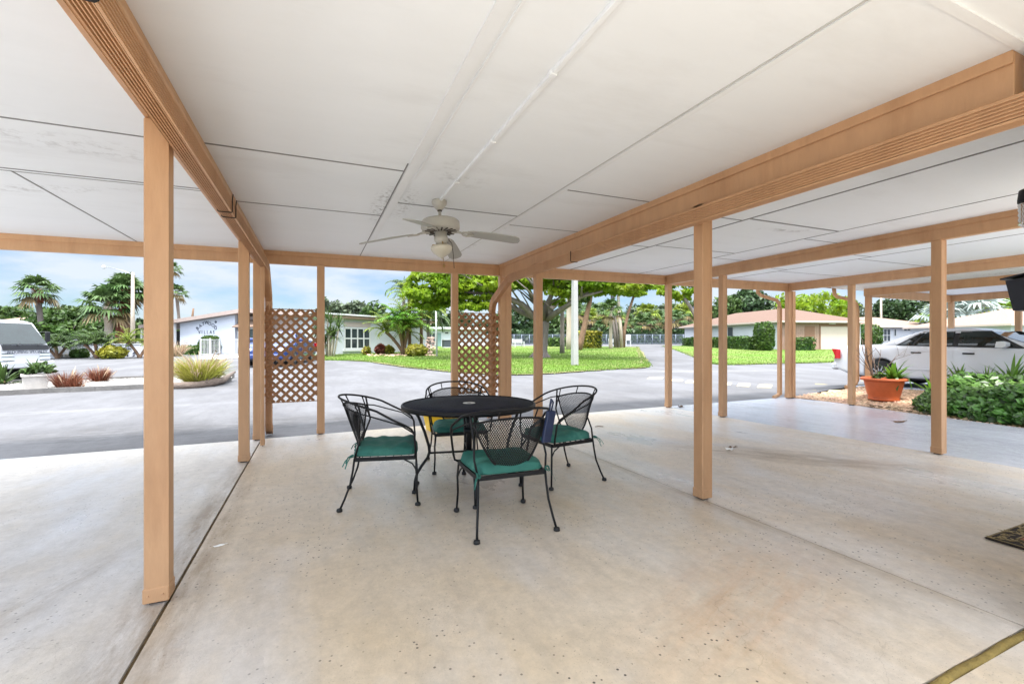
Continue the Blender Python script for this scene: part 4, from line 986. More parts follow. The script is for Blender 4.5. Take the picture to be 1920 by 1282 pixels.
# ivy bed
iv = [(10.78, 4.95), (10.2, 4.45), (10.0, 3.4), (9.9, 2.4), (9.9, 1.2), (12.3, 1.2), (12.3, 2.5), (12.4, 4.0), (12.2, 5.2), (11.5, 5.05)]
def ivh(x, y):
    # rounded mound, lower at its edges
    dmin = min(math.hypot(x-(p[0]+(q[0]-p[0])*t), y-(p[1]+(q[1]-p[1])*t)) for p, q in zip(iv, iv[1:]+iv[:1]) for t in (0, .25, .5, .75))
    return min(1.0, (dmin/0.55))**0.6*(0.50+0.16*mnoise.noise(Vector((x*0.9, y*0.9, 2)))+0.09*mnoise.noise(Vector((x*2.6, y*2.6, 5))))
ivy = MB(); r = random.Random(21); core = MB(); k = 0
idx = {}
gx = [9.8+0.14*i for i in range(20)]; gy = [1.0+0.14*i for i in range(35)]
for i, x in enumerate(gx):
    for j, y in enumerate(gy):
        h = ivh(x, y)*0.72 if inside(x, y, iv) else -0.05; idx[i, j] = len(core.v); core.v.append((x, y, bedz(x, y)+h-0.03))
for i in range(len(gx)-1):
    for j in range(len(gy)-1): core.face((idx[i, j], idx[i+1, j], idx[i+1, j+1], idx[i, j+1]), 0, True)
while k < 7500:
    x = r.uniform(9.8, 12.5); y = r.uniform(1.1, 5.7)
    if not inside(x, y, iv): continue
    k += 1; h = ivh(x, y); z = bedz(x, y)+h*r.uniform(0.55, 1.1)+0.02
    n = (rdir(r)*0.55+Vector((-0.35, -0.2, 0.75))).normalized(); s_ = r.uniform(0.055, 0.12)
    t = n.cross(rdir(r)).normalized(); u = n.cross(t); p = Vector((x, y, z)); m_ = -n*s_*0.12
    # five-pointed ivy leaf, folded along its midrib
    L5 = [p+t*s_*0.75, p+t*0.25*s_+u*0.5*s_+m_, p-t*0.45*s_+u*0.38*s_+m_, p-t*0.3*s_, p-t*0.45*s_-u*0.38*s_+m_, p+t*0.25*s_-u*0.5*s_+m_]
    n0 = len(ivy.v); ivy.v += [tuple(q) for q in L5]; ivy.face((n0, n0+1, n0+2, n0+3)); ivy.face((n0, n0+3, n0+4, n0+5))
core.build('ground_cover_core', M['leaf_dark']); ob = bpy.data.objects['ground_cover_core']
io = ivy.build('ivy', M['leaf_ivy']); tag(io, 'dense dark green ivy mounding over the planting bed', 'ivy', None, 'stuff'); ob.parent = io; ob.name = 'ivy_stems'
for i, (px, d, L_, n, lab) in enumerate(((1748, 9.3, 0.45, 12, 'strappy plant rising from the ivy left of the near post'), (1800, 9.5, 0.50, 22, 'pale green bromeliad rising from the ivy beside the car door'), (1765, 9.9, 0.42, 12, 'small strappy plant in the ivy just right of the post'), (1897, 9.0, 0.62, 20, 'tall strappy plant at the right end of the ivy'), (1850, 9.3, 0.42, 9, 'thin dark bladed plant in the ivy in front of the mirror'))):
    q = pt(px, 700, d); z = bedz(q.x, q.y)+ivh(q.x, q.y)*0.75
    o = empty('strappy_plant', (q.x, q.y, z), 0, lab, 'plant', 'strappy plants among the ivy'); b = MB(); rosette(b, (0, 0, 0), L_, n, random.Random(40+i), 0.062 if i != 4 else 0.03, 30, 85, 0.55); b.build('leaves', M['leaf_brom'], o)
# fallen leaves on the pebbles
b = MB(); r = random.Random(5)
for i in range(240):
    t = r.random(); x = 9.9+0.35*r.random()+0.5*max(0, t-0.6); y = 1.6+4*t
    if inside(x, y, bed): leafquad(b, Vector((x, y, bedz(x, y)+0.035)), (Vector((0, 0, 1))+rdir(r)*0.5).normalized(), r.uniform(0.04, 0.08), r)
tag(b.build('leaf_litter', M['leaf_dry']), 'dry brown leaves scattered along the foot of the ivy', 'leaf litter', None, 'stuff')

# ------------------------------------------------------------------ neighbouring carport
NC = empty('carport', (12.5, 6.6, terr(12.5, 6.6)), 0, 'neighbouring tan carport sheltering the white sedan', 'carport')
def npart(n, b, m, bev=0.0): return b.build(n, m, NC, NC.location, bev)
def npost(x, y):
    b = MB(); b.box(x-0.055, x+0.055, y-0.055, y+0.055, terr(x, y)-0.02, 2.4, 0, 0.006); return npart('post', b, M['tan'])
for x, y in ((12.5, 6.62), (12.45, 5.32), (12.45, 2.2), (16.4, 6.62), (16.4, 5.3), (16.4, 2.2)): npost(x, y)
b = MB(); b.box(12.45, 12.55, 0.2, 6.7, 2.401, 2.58); npart('beam', b, M['tan'], 0.004)
b = MB(); b.box(16.35, 16.45, 0.2, 6.7, 2.401, 2.58); npart('beam', b, M['tan'], 0.004)
b = MB(); b.box(12.551, 16.349, 6.6, 6.66, 2.38, 2.579); npart('fascia', b, M['tan'], 0.004)
b = MB(); b.box(11.5, 17.5, -0.6, 6.9, 2.581, 2.62); npart('ceiling_panel', b, M['ceil'])
b = MB(); b.box(11.45, 17.6, -0.7, 7.0, 2.621, 2.76); npart('roof_deck', b, M['rooftop'])
b = MB(); b.box(11.4, 11.449, -0.7, 7.02, 2.60, 2.78); b.box(11.4, 17.6, 7.001, 7.05, 2.6, 2.78); npart('roof_edge', b, M['tan'])
b = MB(); zf = terr(12.35, 6.75)
b.tube([(11.7, 6.95, 2.6), (11.72, 6.95, 2.45), (11.8, 6.93, 2.38), (12.2, 6.85, 2.32), (12.36, 6.82, 2.22), (12.37, 6.8, 2.05), (12.37, 6.8, zf+0.2), (12.33, 6.82, zf+0.1), (12.08, 6.9, zf+0.03)], 0.045, 8); npart('downspout', b, M['tan'])
M['carfloor'] = mat('neighbour_concrete', S(176, 180, 190), rough=0.6, var=0.12, vscale=1.5)
b = MB(); 
for i in range(9):
    xa, xb = 12.75+0.62*i, 12.75+0.62*(i+1); 
    for j in range(14): ya, yb = -1.2+0.6*j, -1.2+0.6*(j+1); b.quad(*[(x, y, terr(x, y)+0.015) for x, y in ((xa, ya), (xb, ya), (xb, yb), (xa, yb))], 0, True)
struct('driveway', b, M['carfloor'])
# worn yellow dashes painted on the road
M['yellowmark'] = mat('worn_yellow_paint', S(226, 208, 150), rough=0.8, var=0.2, vscale=3, col2=S(150, 146, 138), c2scale=2.2, c2lo=0.5, c2hi=0.68)
for (xa, xb, ya, yb, sk) in ((1215, 1241, 707.5, 711, 10), (1258, 1279, 711.5, 715, 10), (1286, 1304, 714, 718, 9), (1356, 1370, 717.5, 722, 8), (1383, 1405, 719, 725, 8), (1421, 1446, 721, 727, 8), (1500, 1531, 725, 731.5, 9), (1553, 1581, 731, 736, 9)):
    q = [at(xa+sk*0.3, ya), at(xb+sk*0.3, ya+0.6), at(xb, yb), at(xa-sk*0.2, yb-0.6)]; b = MB(); b.quad(*[(p.x, p.y, p.z+0.006) for p in q]); struct('road_marking', b, M['yellowmark'])
# ------------------------------------------------------------------ vehicles
M['carwhite'] = mat('white_car_paint', S(222, 223, 226), rough=0.25, spec=0.5, coat=0.6)
M['carblue'] = mat('blue_car_paint', S(26, 50, 108), rough=0.22, spec=0.5, coat=0.8)
M['tyre'] = mat('tyre_rubber', (0.014, 0.014, 0.015), rough=0.85)
M['alloy'] = mat('alloy_rim', S(180, 182, 186), rough=0.3, metal=0.8)
M['chromem'] = mat('chrome_trim', S(215, 216, 220), rough=0.15, metal=0.9)
M['blacktrim'] = mat('black_trim', (0.012, 0.012, 0.014), rough=0.45)
M['redlens'] = mat('red_lens', S(178, 20, 28), rough=0.15, coat=0.5)
M['clearlens'] = mat('clear_lens', S(214, 220, 224), rough=0.1, coat=0.7)
M['carglass'] = mat('tinted_car_glass', S(26, 38, 38), rough=0.04, spec=0.5, coat=0.25, var=0.5, vscale=2.2)
M['seatfab'] = mat('grey_seat', S(90, 92, 92), rough=0.9)
def sedan(loc, rz, paint, label):
    rt = empty('parked_car', loc, rz, label, 'car'); Lc = 5.38; W = 0.97
    xr, xf, Ra, zc_ = 1.22, 4.28, 0.385, 0.335
    def ztop(x):
        K = [(0, .70), (.03, .86), (.10, .985), (.3, 1.025), (1.1, 1.06), (1.6, 1.045), (3.8, 1.0), (4.1, .985), (4.7, .92), (5.1, .84), (5.28, .74), (5.38, .60)]
        for (a, p), (b_, q) in zip(K, K[1:]):
            if x <= b_: t = (x-a)/(b_-a); return p+(q-p)*t
        return K[-1][1]
    def zbot(x):
        z = 0.25+0.18*max(0, (0.5-x)/0.5)+0.06*max(0, (x-5.0)/0.38)
        for c in (xr, xf):
            if abs(x-c) < Ra: z = max(z, zc_+math.sqrt(Ra*Ra-(x-c)**2))
        return z
    xs = sorted(set([0, .015, .04, .08, .15, .3, .5] + [xr+Ra*math.sin(R_(a)) for a in range(-90, 91, 12)] + [xr-Ra-.001, xr+Ra+.001, xf-Ra-.001, xf+Ra+.001] + [1.9, 2.3, 2.7, 3.1, 3.5] + [xf+Ra*math.sin(R_(a)) for a in range(-90, 91, 12)] + [4.9, 5.05, 5.18, 5.28, 5.34, 5.38]))
    rings = []
    for x in xs:
        e = abs(x-Lc/2)/(Lc/2); w_ = W*(1-0.16*e**9-0.03*e**3); zt, zb = ztop(x), zbot(x); h = zt-zb
        half = [(w_*.96, zb), (w_*.985, zb+h*.12), (w_, zb+h*.4), (w_*.995, zb+h*.68), (w_*.975, zt-.075), (w_*.955, zt-.03), (w_*.925, zt-.008), (w_*.86, zt+.004), (w_*.5, zt+.02), (0, zt+.026)]
        rings.append([(x, y, z) for y, z in half] + [(x, -y, z) for y, z in half[-2::-1]])
    b = MB(); b.loft(rings, 0, True, True); body = b.build('body', M[paint], rt)
    # greenhouse
    RG = [(1.02, 1.0, 4.02, .875), (1.28, 1.12, 3.72, .845), (1.55, 1.25, 3.42, .79), (1.82, 1.36, 3.12, .725), (1.95, 1.415, 2.98, .66), (2.15, 1.455, 2.82, .50), (2.35, 1.468, 2.7, .28)]
    def rr(x0, z, x1, hw, n=7):
        c = min(0.2, hw*.5); P = []
        for cx, cy, a0 in ((x1-c, hw-c*.6, 0), (x0+c, hw-c*.6, 90), (x0+c, -hw+c*.6, 180), (x1-c, -hw+c*.6, 270)):
            for i in range(n): a = R_(a0+90*i/(n-1)); P.append((cx+c*math.cos(a), cy+c*.6*math.sin(a), z))
        return P
    b = MB(); b.loft([rr(*q) for q in RG], 0, True, True); b.build('roof', M[paint], rt)
    def yside(z):
        for (a, z0, _, w0), (c, z1, _, w1) in zip(RG, RG[1:]):
            if z <= z1: return w0+(w1-w0)*(z-z0)/(z1-z0)
        return RG[-1][3]
    def pane(name, P, sg, m, d, par):
        b = MB(); n = 6; top = []; 
        # P: lower-left, lower-right, upper-right, upper-left in (x,z)
        for i in range(n+1):
            t = i/n; row = []
            for j in range(n+1):
                s_ = j/n; x = (P[0][0]*(1-s_)+P[1][0]*s_)*(1-t)+(P[3][0]*(1-s_)+P[2][0]*s_)*t; z = (P[0][1]*(1-s_)+P[1][1]*s_)*(1-t)+(P[3][1]*(1-s_)+P[2][1]*s_)*t
                row.append((x, sg*(yside(z)+d), z))
            top.append(row)
        o0 = len(b.v)
        for row in top: b.v += row
        for i in range(n):
            for j in range(n): a = o0+i*(n+1)+j; b.face((a, a+1, a+n+2, a+n+1), 0, True)
        return b.build(name, m, par)
    for sg in (-1, 1):
        fr = pane('window_trim', [(1.50, 1.035), (3.80, 1.0), (3.22, 1.385), (2.02, 1.385)], sg, M['blacktrim'], 0.004, rt)
        for P in ([(1.56, 1.06), (1.84, 1.055), (1.93, 1.365), (2.05, 1.365)][0:0] or [(1.6, 1.06), (1.83, 1.057), (2.06, 1.365), (2.03, 1.355)], [(1.88, 1.055), (2.62, 1.045), (2.62, 1.37), (2.1, 1.365)], [(2.72, 1.043), (3.66, 1.025), (3.17, 1.365), (2.72, 1.37)]): pane('window', P, sg, M['carglass'], 0.009, fr)
        for (x0, x1) in ((1.72, 2.66), (2.675, 3.86)):
            b = MB(); Q = []
            zs_ = [.30, .45, .62, .80, .95]
            lo = lambda x, z: max(x, xr+Ra+0.03 if z < 0.7 else x)
            for z in zs_:
                def yw(z, x):
                    zt, zb = ztop(x), 0.25; h = zt-zb; T = [(zb, .96), (zb+h*.12, .985), (zb+h*.4, 1), (zb+h*.68, .995), (zt-.075, .975), (zt-.03, .955)]
                    for (a, p), (c, q) in zip(T, T[1:]):
                        if z <= c: return W*(p+(q-p)*(z-a)/(c-a))
                    return W*.955
                Q.append([(x, sg*(yw(z, x)+0.006), z) for x in (x0, (x0+x1)/2, x1)])
            o0 = len(b.v)
            for q in Q: b.v += q
            for i in range(len(Q)-1):
                for j in range(2): a = o0+3*i+j; b.face((a, a+1, a+4, a+3), 0, True)
            d = b.build('door', M[paint], rt)
            h_ = MB(); xh = x0+0.16; h_.box(xh, xh+0.2, min(sg*0.945, sg*0.985), max(sg*0.945, sg*0.985), 0.86, 0.895, 0, 0.008); h_.build('handle', M['blacktrim'], d)
        b = MB(); b.box(1.66, 3.86, min(sg*.975, sg*.988), max(sg*.975, sg*.988), .46, .50, 0, .005); b.box(4.7, 5.2, min(sg*.93, sg*.965), max(sg*.93, sg*.965), .46, .50); b.build('side_moulding', M[paint], rt)
        b = MB(); b.loft([[(3.42+dx, sg*(0.9+y), 1.02+z) for dx, z in ((0, 0), (.1, -.01), (.16, .03), (.16, .1), (.1, .13), (.02, .12))] for y in (0.03, 0.1, 0.2, 0.24)], 0, False); b.build('mirror', M[paint], rt)
        b = MB(); b.loft([[(0.0+dx, sg*y, z) for dx, y, z in ((-.012, .62, .66), (-.012, .9, .66), (.16, .965, .68), (.16, .955, .93), (.0, .89, .94), (-.0, .62, .93))], [(0.05+dx, sg*y*.96, z) for dx, y, z in ((0, .62, .66), (0, .9, .66), (.2, .965, .68), (.2, .955, .93), (.05, .89, .94), (.05, .62, .93))]], 0, False); b.build('tail_light', M['redlens'], rt)
        b = MB(); b.box(5.2, 5.37, min(sg*.45, sg*.85), max(sg*.45, sg*.85), .58, .72, 0, .03); b.build('headlight', M['clearlens'], rt)
        for xc in (xr, xf):
            b = MB(); R2 = 0.33
            b.lathe([(.2, -.1), (R2-.02, -.1), (R2, -.07), (R2, .07), (R2-.02, .1), (.2, .1)], k=28)
            b.v = [(xc+x, sg*(.86)+z*sg, zc_-0.005+y) for x, y, z in b.v]; wl = b.build('wheel', M['tyre'], rt)
            b = MB(); b.lathe([(.205, .06), (.2, .095), (.12, .085), (.05, .1), (.01, .1)], k=24)
            for k in range(10): a = k*.628; b.bar((.06*math.cos(a), .06*math.sin(a), .1), (.19*math.cos(a), .19*math.sin(a), .1), .03, .01)
            b.v = [(xc+x, sg*.86+z*sg, zc_-0.005+y) for x, y, z in b.v]; b.build('rim', M['alloy'], wl)
    # windscreens laid on the roof shell
    def screen(name, x0, z0, w0, x1, z1, w1, off_):
        b = MB(); b.quad((x0+off_, -w0, z0), (x0+off_, w0, z0), (x1+off_, w1, z1+.004), (x1+off_, -w1, z1+.004), 0, False); b.build(name, M['carglass'], rt)
    screen('windscreen', 3.97, 1.02, .78, 3.15, 1.36, .64, .012); screen('rear_window', 1.06, 1.02, .76, 1.82, 1.36, .62, -.012)
    b = MB(); b.box(-.06, .1, -.86, .86, .36, .56, 0, .05); b.build('bumper', M[paint], rt)
    b = MB(); b.box(5.3, 5.45, -.84, .84, .3, .5, 0, .05); b.build('bumper', M[paint], rt)
    b = MB(); b.box(0.4, 5.0, -.8, .8, .2, .3); b.build('underbody', M['blacktrim'], rt)
    return rt
sedan((14.29, 8.02, 0.135), R_(-90), 'carwhite', 'large white four-door sedan under the neighbouring carport')
q = at(551, 683); bc = sedan((q.x+.1, q.y+3.4, q.z), R_(-104), 'carblue', 'blue car parked on the road behind the left lattice screen'); bc.scale = (1.0, 1.1, 1.16)

# cab-over landscaping truck
M['truckwhite'] = mat('white_truck_paint', S(205, 206, 210), rough=0.3, coat=0.5)
M['lettering'] = mat('dark_lettering', S(70, 74, 88), rough=0.5)
def text_mesh(name, body, size, m, parent, loc, rot, ext=0.004, align='CENTER'):
    cu = bpy.data.curves.new(name, 'FONT'); cu.body = body; cu.size = size; cu.extrude = ext; cu.align_x = align; cu.align_y = 'CENTER'; cu.resolution_u = 3
    t = bpy.data.objects.new(name+'_tmp', cu); col.objects.link(t); bpy.context.view_layer.update()
    me = bpy.data.meshes.new_from_object(t.evaluated_get(bpy.context.evaluated_depsgraph_get())); me.name = name
    bpy.data.objects.remove(t); bpy.data.curves.remove(cu); me.materials.clear(); me.materials.append(m)
    o = bpy.data.objects.new(name, me); link(o, parent); o.location = loc; o.rotation_euler = rot; return o
q = at(52, 713)
tk = empty('truck', q, R_(-16), 'white cab-over landscaping truck parked behind the gravel island', 'truck')
# local: +x = driving direction, +y = its left; front of the bumper near x = 0
def tb(n, b, m, par=None, bev=0.0): return b.build(n, m, par if par else tk, None, bev)
prof = [(-1.75, .55), (-1.75, 2.12), (-1.55, 2.22), (-.95, 2.2), (-.62, 2.1), (-.12, 1.28), (-.05, 1.12), (-.02, .55)]
b = MB()
for_ = lambda w_, k: [(x*k-(1-k)*.9, w_, z) for x, z in prof]
rings = []
for w_, kx, dz in ((-1.0, .975, -.03), (-.93, 1, 0), (.93, 1, 0), (1.0, .975, -.03)): rings.append([((x+.9)*kx-.9, w_, .55+(z-.55)*(1+dz/1.6)) for x, z in prof])
b.loft(rings, 0, False, True); cabo = tb('cab', b, M['truckwhite'], None, 0.035)
b = MB(); b.quad((-.60, -.84, 2.06), (-.60, .84, 2.06), (-.10, .9, 1.30), (-.10, -.9, 1.30)); b.v = [(x+.022, y, z+.014) for x, y, z in b.v]; ws = tb('windscreen', b, M['carglass'])
b = MB(); b.quad((-.085, -.9, 1.27), (-.085, .9, 1.27), (-.035, .9, 1.1), (-.035, -.9, 1.1)); b.v = [(x+.02, y, z+.006) for x, y, z in b.v]; tb('black_panel', b, M['blacktrim'])
for y in (-.35, .45):
    b = MB(); b.tube([(-.03, y, 1.25), (-.12, y+.2, 1.36), (-.2, y+.42, 1.42)], .012, 5); tb('wiper', b, M['blacktrim'], ws)
for sg in (-1, 1):
    b = MB(); P = [(-.72, 1.98), (-1.45, 2.0), (-1.5, 1.2), (-.36, 1.2), (-.34, 1.35)]; yy = sg*1.004
    b.poly([(x, yy-sg*(0.012 if z > 1.9 else 0), z) for x, z in P]); tb('window', b, M['carglass'])
    b = MB(); b.box(-.06, -.0, min(sg*.52, sg*.95), max(sg*.52, sg*.95), .72, .98, 0, .02); h = tb('headlight', b, M['clearlens'])
    b = MB()
    for z in (.72, .86, .975): b.box(-.02, .006, min(sg*.5, sg*.97), max(sg*.5, sg*.97), z, z+.018)
    tb('headlight_trim', b, M['blacktrim'], h)
    b = MB(); b.tube([(-.45, sg*1.0, 1.75), (-.3, sg*1.18, 1.8), (-.3, sg*1.18, 1.4), (-.4, sg*1.0, 1.3)], .014, 5); b.box(-.34, -.28, sg*1.2-.1, sg*1.2+.1, 1.4, 1.78, 0, .02); tb('mirror', b, M['blacktrim'])
    for xc in (-1.0, -4.3):
        b = MB(); b.lathe([(.2, -.12), (.36, -.12), (.39, -.08), (.39, .08), (.36, .12), (.2, .12)], k=24); b.v = [(xc+x, sg*.84+z*sg, .39+y) for x, y, z in b.v]; wl = tb('wheel', b, M['tyre'])
        b = MB(); b.lathe([(.21, .09), (.2, .1), (.1, .06), (.02, .1)], k=20); b.v = [(xc+x, sg*.84+z*sg, .39+y) for x, y, z in b.v]; tb('rim', b, M['alloy'], wl)
b = MB(); b.box(-.12, .1, -1.0, 1.0, .46, .68, 0, .03); tb('bumper', b, M['truckwhite'])
b = MB(); b.box(-5.4, -.2, -.45, .45, .42, .6); tb('chassis', b, M['blacktrim'])
b = MB(); b.box(-5.6, -1.95, -1.05, 1.05, .75, 1.9, 0, .02); tb('load_body', b, M['truckwhite'])
text_mesh('lettering', 'BLOOMING SPECIALTY', .15, M['lettering'], tk, (.012, 0, 1.03), (R_(90), 0, R_(90)))
text_mesh('lettering', 'LANDSCAPE', .2, M['lettering'], tk, (-1.0, -1.009, 1.0), (R_(90), 0, 0))

tk.scale = (.93, .93, .93)
# ------------------------------------------------------------------ buildings
M['siding'] = mat('white_siding', S(192, 196, 206), rough=0.6, var=0.03, vscale=2)
M['stucco'] = mat('white_stucco', S(192, 194, 200), rough=0.9, var=0.05, vscale=1.2, bump=0.3, bscale=40)
M['pinkwall'] = mat('pale_pink_panel', S(180, 164, 160), rough=0.8, var=0.04)
M['rooftan'] = mat('tan_shingle', S(138, 116, 100), rough=0.95, var=0.18, vscale=6, bump=0.5, bscale=30)
M['roofbrown'] = mat('brown_shingle', S(104, 81, 68), rough=0.95, var=0.16, vscale=7, bump=0.5, bscale=30)
M['roofgrey'] = mat('weathered_shingle', S(132, 110, 96), rough=0.95, var=0.16, vscale=5, bump=0.5, bscale=30)
M['rooftrim'] = mat('pinkish_roof_edge', S(160, 144, 136), rough=0.7, var=0.1)
M['bsiding'] = mat('brown_board_siding', S(150, 122, 106), rough=0.85, var=0.12, vscale=3, bump=0.3, bscale=30)
M['bdoor'] = mat('brown_door', S(126, 92, 72), rough=0.7, var=0.1)
M['cream'] = mat('cream_door', S(190, 174, 162), rough=0.7, var=0.04)
M['screen'] = mat('dark_screen', S(62, 68, 74), rough=0.5, var=0.3, vscale=1)
class Wall:
    """vertical wall plane through two ground points; pixels are cast onto it to size its openings"""
    def __init__(s, A, B):
        s.A = Vector((A[0], A[1], 0)); s.u = (Vector((B[0], B[1], 0))-s.A); s.L = s.u.length; s.u.normalize(); s.n = Vector((s.u.y, -s.u.x, 0))
        if s.n.dot(-s.A) < 0: s.n = -s.n
    def hit(s, px, py):
        d = FWD+RGT*((px-960)/CAM_F)+Vector((0, 0, (641-py)/CAM_F)); o = Vector((0, 0, CAM_H)); t = (s.A-o).dot(s.n)/d.dot(s.n); p = o+d*t; return (p-s.A).dot(s.u), p.z
    def P(s, a, z, o=0.0): q = s.A+s.u*a+s.n*o; return Vector((q.x, q.y, z))
    def slab(s, b, a0, a1, z0, z1, o0, o1, m=0):
        b.loft([[s.P(a0, z0, o), s.P(a1, z0, o), s.P(a1, z1, o), s.P(a0, z1, o)] for o in (o0, o1)], m, False)
    def poly(s, b, pts, o0, o1, m=0): b.loft([[s.P(a, z, o) for a, z in pts] for o in (o0, o1)], m, False)
def window_on(W, rt, off_, a0, a1, z0, z1, nx, nz, fm='whitepaint', gm='darkglass', fw=0.07):
    b = MB(); W.slab(b, a0, a1, z0, z1, 0.004, 0.03); g = b.build('window', M[gm], rt, off_)
    f = MB()
    for i in range(nx+1): x = a0+(a1-a0)*i/nx; W.slab(f, x-fw/2, x+fw/2, z0-fw/2, z1+fw/2, 0.001, 0.052)
    for i in range(nz+1): z = z0+(z1-z0)*i/nz; W.slab(f, a0-fw/2+0.003, a1+fw/2-0.003, z-fw/2, z+fw/2, 0.002, 0.05)
    f.build('frame', M[fm], g, off_); return g
def hip_house(name, o, ux, L1, L2, zb, ze, rise, label, wm, rm, over=0.5, cat='house'):
    """o = near corner, ux = direction along the front; depth goes away from the camera"""
    ux = Vector(ux).normalized(); uy = Vector((-ux.y, ux.x, 0)); 
    if uy.dot(FWD) < 0: uy = -uy
    o = Vector(o); rt = empty(name, (o.x, o.y, zb), 0, label, cat); of = rt.location
    P = lambda a, c, z: Vector((o.x, o.y, 0))+ux*a+uy*c+Vector((0, 0, z))
    b = MB(); 
    b.loft([[P(0, 0, z), P(L1, 0, z), P(L1, L2, z), P(0, L2, z)] for z in (zb-0.3, ze)], 0, False); b.build('wall', M[wm], rt, of)
    b = MB(); e = over; A, B_, C_, D_ = P(-e, -e, ze), P(L1+e, -e, ze), P(L1+e, L2+e, ze), P(-e, L2+e, ze); h = min(L1, L2)/2+e
    if L2 >= L1: R1, R2_ = P(L1/2, h-e, ze+rise), P(L1/2, L2-h+e, ze+rise); F = [(A, B_, R1), (B_, C_, R2_, R1), (C_, D_, R2_), (D_, A, R1, R2_)]
    else: R1, R2_ = P(h-e, L2/2, ze+rise), P(L1-h+e, L2/2, ze+rise); F = [(A, B_, R2_, R1), (B_, C_, R2_), (C_, D_, R1, R2_), (D_, A, R1)]
    for f in F: b.poly([Vector(p)+Vector((0, 0, .12)) for p in f])
    b.poly([p+Vector((0, 0, 0.0)) for p in (D_, C_, B_, A)])
    r = b.build('roof', M[rm], rt, of)
    f = MB(); t = 0.04
    for p, q in ((A, B_), (B_, C_), (C_, D_), (D_, A)): f.bar(p+Vector((0, 0, .05)), q+Vector((0, 0, .05)), t, 0.16)
    f.build('fascia', M['cream'], r, of)
    return rt, P, of
# house with garage across the lawn
c0 = pt(1462, 640, 42); c1 = pt(1290, 640, 58); uy = Vector((c1.x-c0.x, c1.y-c0.y, 0)).normalized(); ux = Vector((uy.y, -uy.x, 0)); 
if ux.dot(RGT) < 0: ux = -ux
zb = terr(c0.x, c0.y)
hr, HP, hof = hip_house('house', c0, ux, 8.6, 17.0, zb, 3.12, 1.55, 'white house with brown hip roof and garage across the right-hand lawn', 'stucco', 'roofbrown')
Wf = Wall(HP(0, 0, 0), HP(8.6, 0, 0)); Wl = Wall(HP(0, 0, 0), HP(0, 17, 0))
sg_ = 1
def spans(W, *px): return [W.hit(p, 640)[0] for p in px]
b = MB(); a = spans(Wf, 1478, 1600)
n = 40
for i in range(n):
    x0 = 0.02+8.5*i/n; Wf.slab(b, x0, x0+8.5/n-0.012, zb-0.1, 3.05, 0.0, 0.03)
b.build('board_siding', M['bsiding'], hr, hof)
a0, a1 = spans(Wf, 1508, 1527); b = MB(); Wf.slab(b, a0, a1, zb, zb+2.25, 0.031, 0.045); b.build('door', M['bdoor'], hr, hof)
a0, a1 = spans(Wf, 1538, 1590); b = MB(); Wf.slab(b, a0, a1, zb, zb+2.2, 0.031, 0.05); g_ = b.build('garage_door', M['cream'], hr, hof)
b = MB(); Wf.slab(b, a0-.12, a0, zb, zb+2.3, 0.031, 0.07); Wf.slab(b, a1, a1+.12, zb, zb+2.3, 0.031, 0.07); Wf.slab(b, a0-.12, a1+.12, zb+2.301, zb+2.42, 0.031, 0.072); b.build('frame', M['bdoor'], g_, hof)
b = MB(); Wf.slab(b, a0+.9, a0+1.6, zb+2.44, zb+2.56, 0.031, 0.05); b.build('number_plate', M['whitepaint'], hr, hof)
a0, z0 = Wl.hit(1368, 631); a1, z1 = Wl.hit(1374, 613); window_on(Wl, hr, hof, min(a0, a1)-.1, max(a0, a1)+.3, z0, z1, 1, 1, 'whitepaint', 'screen', .05)
# further houses on the right
p0 = pt(1604, 640, 52); h2, P2, of2 = hip_house('house', p0, RGT*1.0+FWD*0.10, 11.5, 9.0, terr(p0.x, p0.y), 2.98, 1.3, 'low white house with weathered roof behind the sedan', 'stucco', 'roofgrey')
W2 = Wall(P2(0, 0, 0), P2(11.5, 0, 0))
for (xa, xb, ya, yb, nx, nz) in ((1650, 1669, 617, 640, 3, 2), (1694, 1719, 616, 620, 4, 1), (1676, 1680, 617, 630, 1, 1)):
    a0, z1 = W2.hit(xa, ya); a1, z0 = W2.hit(xb, yb); window_on(W2, h2, of2, a0, a1, z0, z1, nx, nz, 'whitepaint', 'screen', .07)
p0 = pt(1895, 640, 40); hip_house('house', p0, RGT, 12, 10, terr(p0.x, p0.y), 2.75, 1.7, 'pale blue-white house with tan roof at the right edge', 'siding', 'rooftan')

# sign building on the left
gA, gB = at(338, 661.5), at(441, 663.5); W = Wall(gA, gB)
sb = empty('clubhouse', gA, 0, 'white sided clubhouse with BAYWOOD VILLAS lettered on its gable wall', 'clubhouse'); so = sb.location
zA = W.hit(338, 606)[1]; aB, zB = W.hit(441, 590); Lw = aB; zg = gA.z-0.4
b = MB(); n = 22
for i in range(n):      # lap siding courses
    z0 = zg+(zB-zg)*i/n; z1 = zg+(zB-zg)*(i+1)/n
    # clip under the sloping eave
    e0 = max(0.0, (z0-zA)/(zB-zA)*Lw) if z0 > zA else 0.0; e1 = max(0.0, (z1-zA)/(zB-zA)*Lw) if z1 > zA else 0.0
    if e0 >= Lw: continue
    b.poly([W.P(e0, z0, 0.03), W.P(Lw, z0, 0.03), W.P(Lw, z1, 0.008), W.P(min(e1, Lw), z1, 0.008)]); b.poly([W.P(e0, z0, 0.008), W.P(Lw, z0, 0.008), W.P(Lw, z0, 0.03), W.P(e0, z0, 0.03)])
W.poly(b, [(0, zg), (Lw, zg), (Lw, zB), (0, zA)], 0.0, -0.2); b.build('gable_wall', M['siding'], sb, so)
dpt = 16.0
b = MB(); W.slab(b, Lw+0.01, Lw+7, zg, zB-0.1, -0.9, -1.1); b.build('side_wall', M['pinkwall'], sb, so)
sl = (zB-zA)/Lw; b = MB()
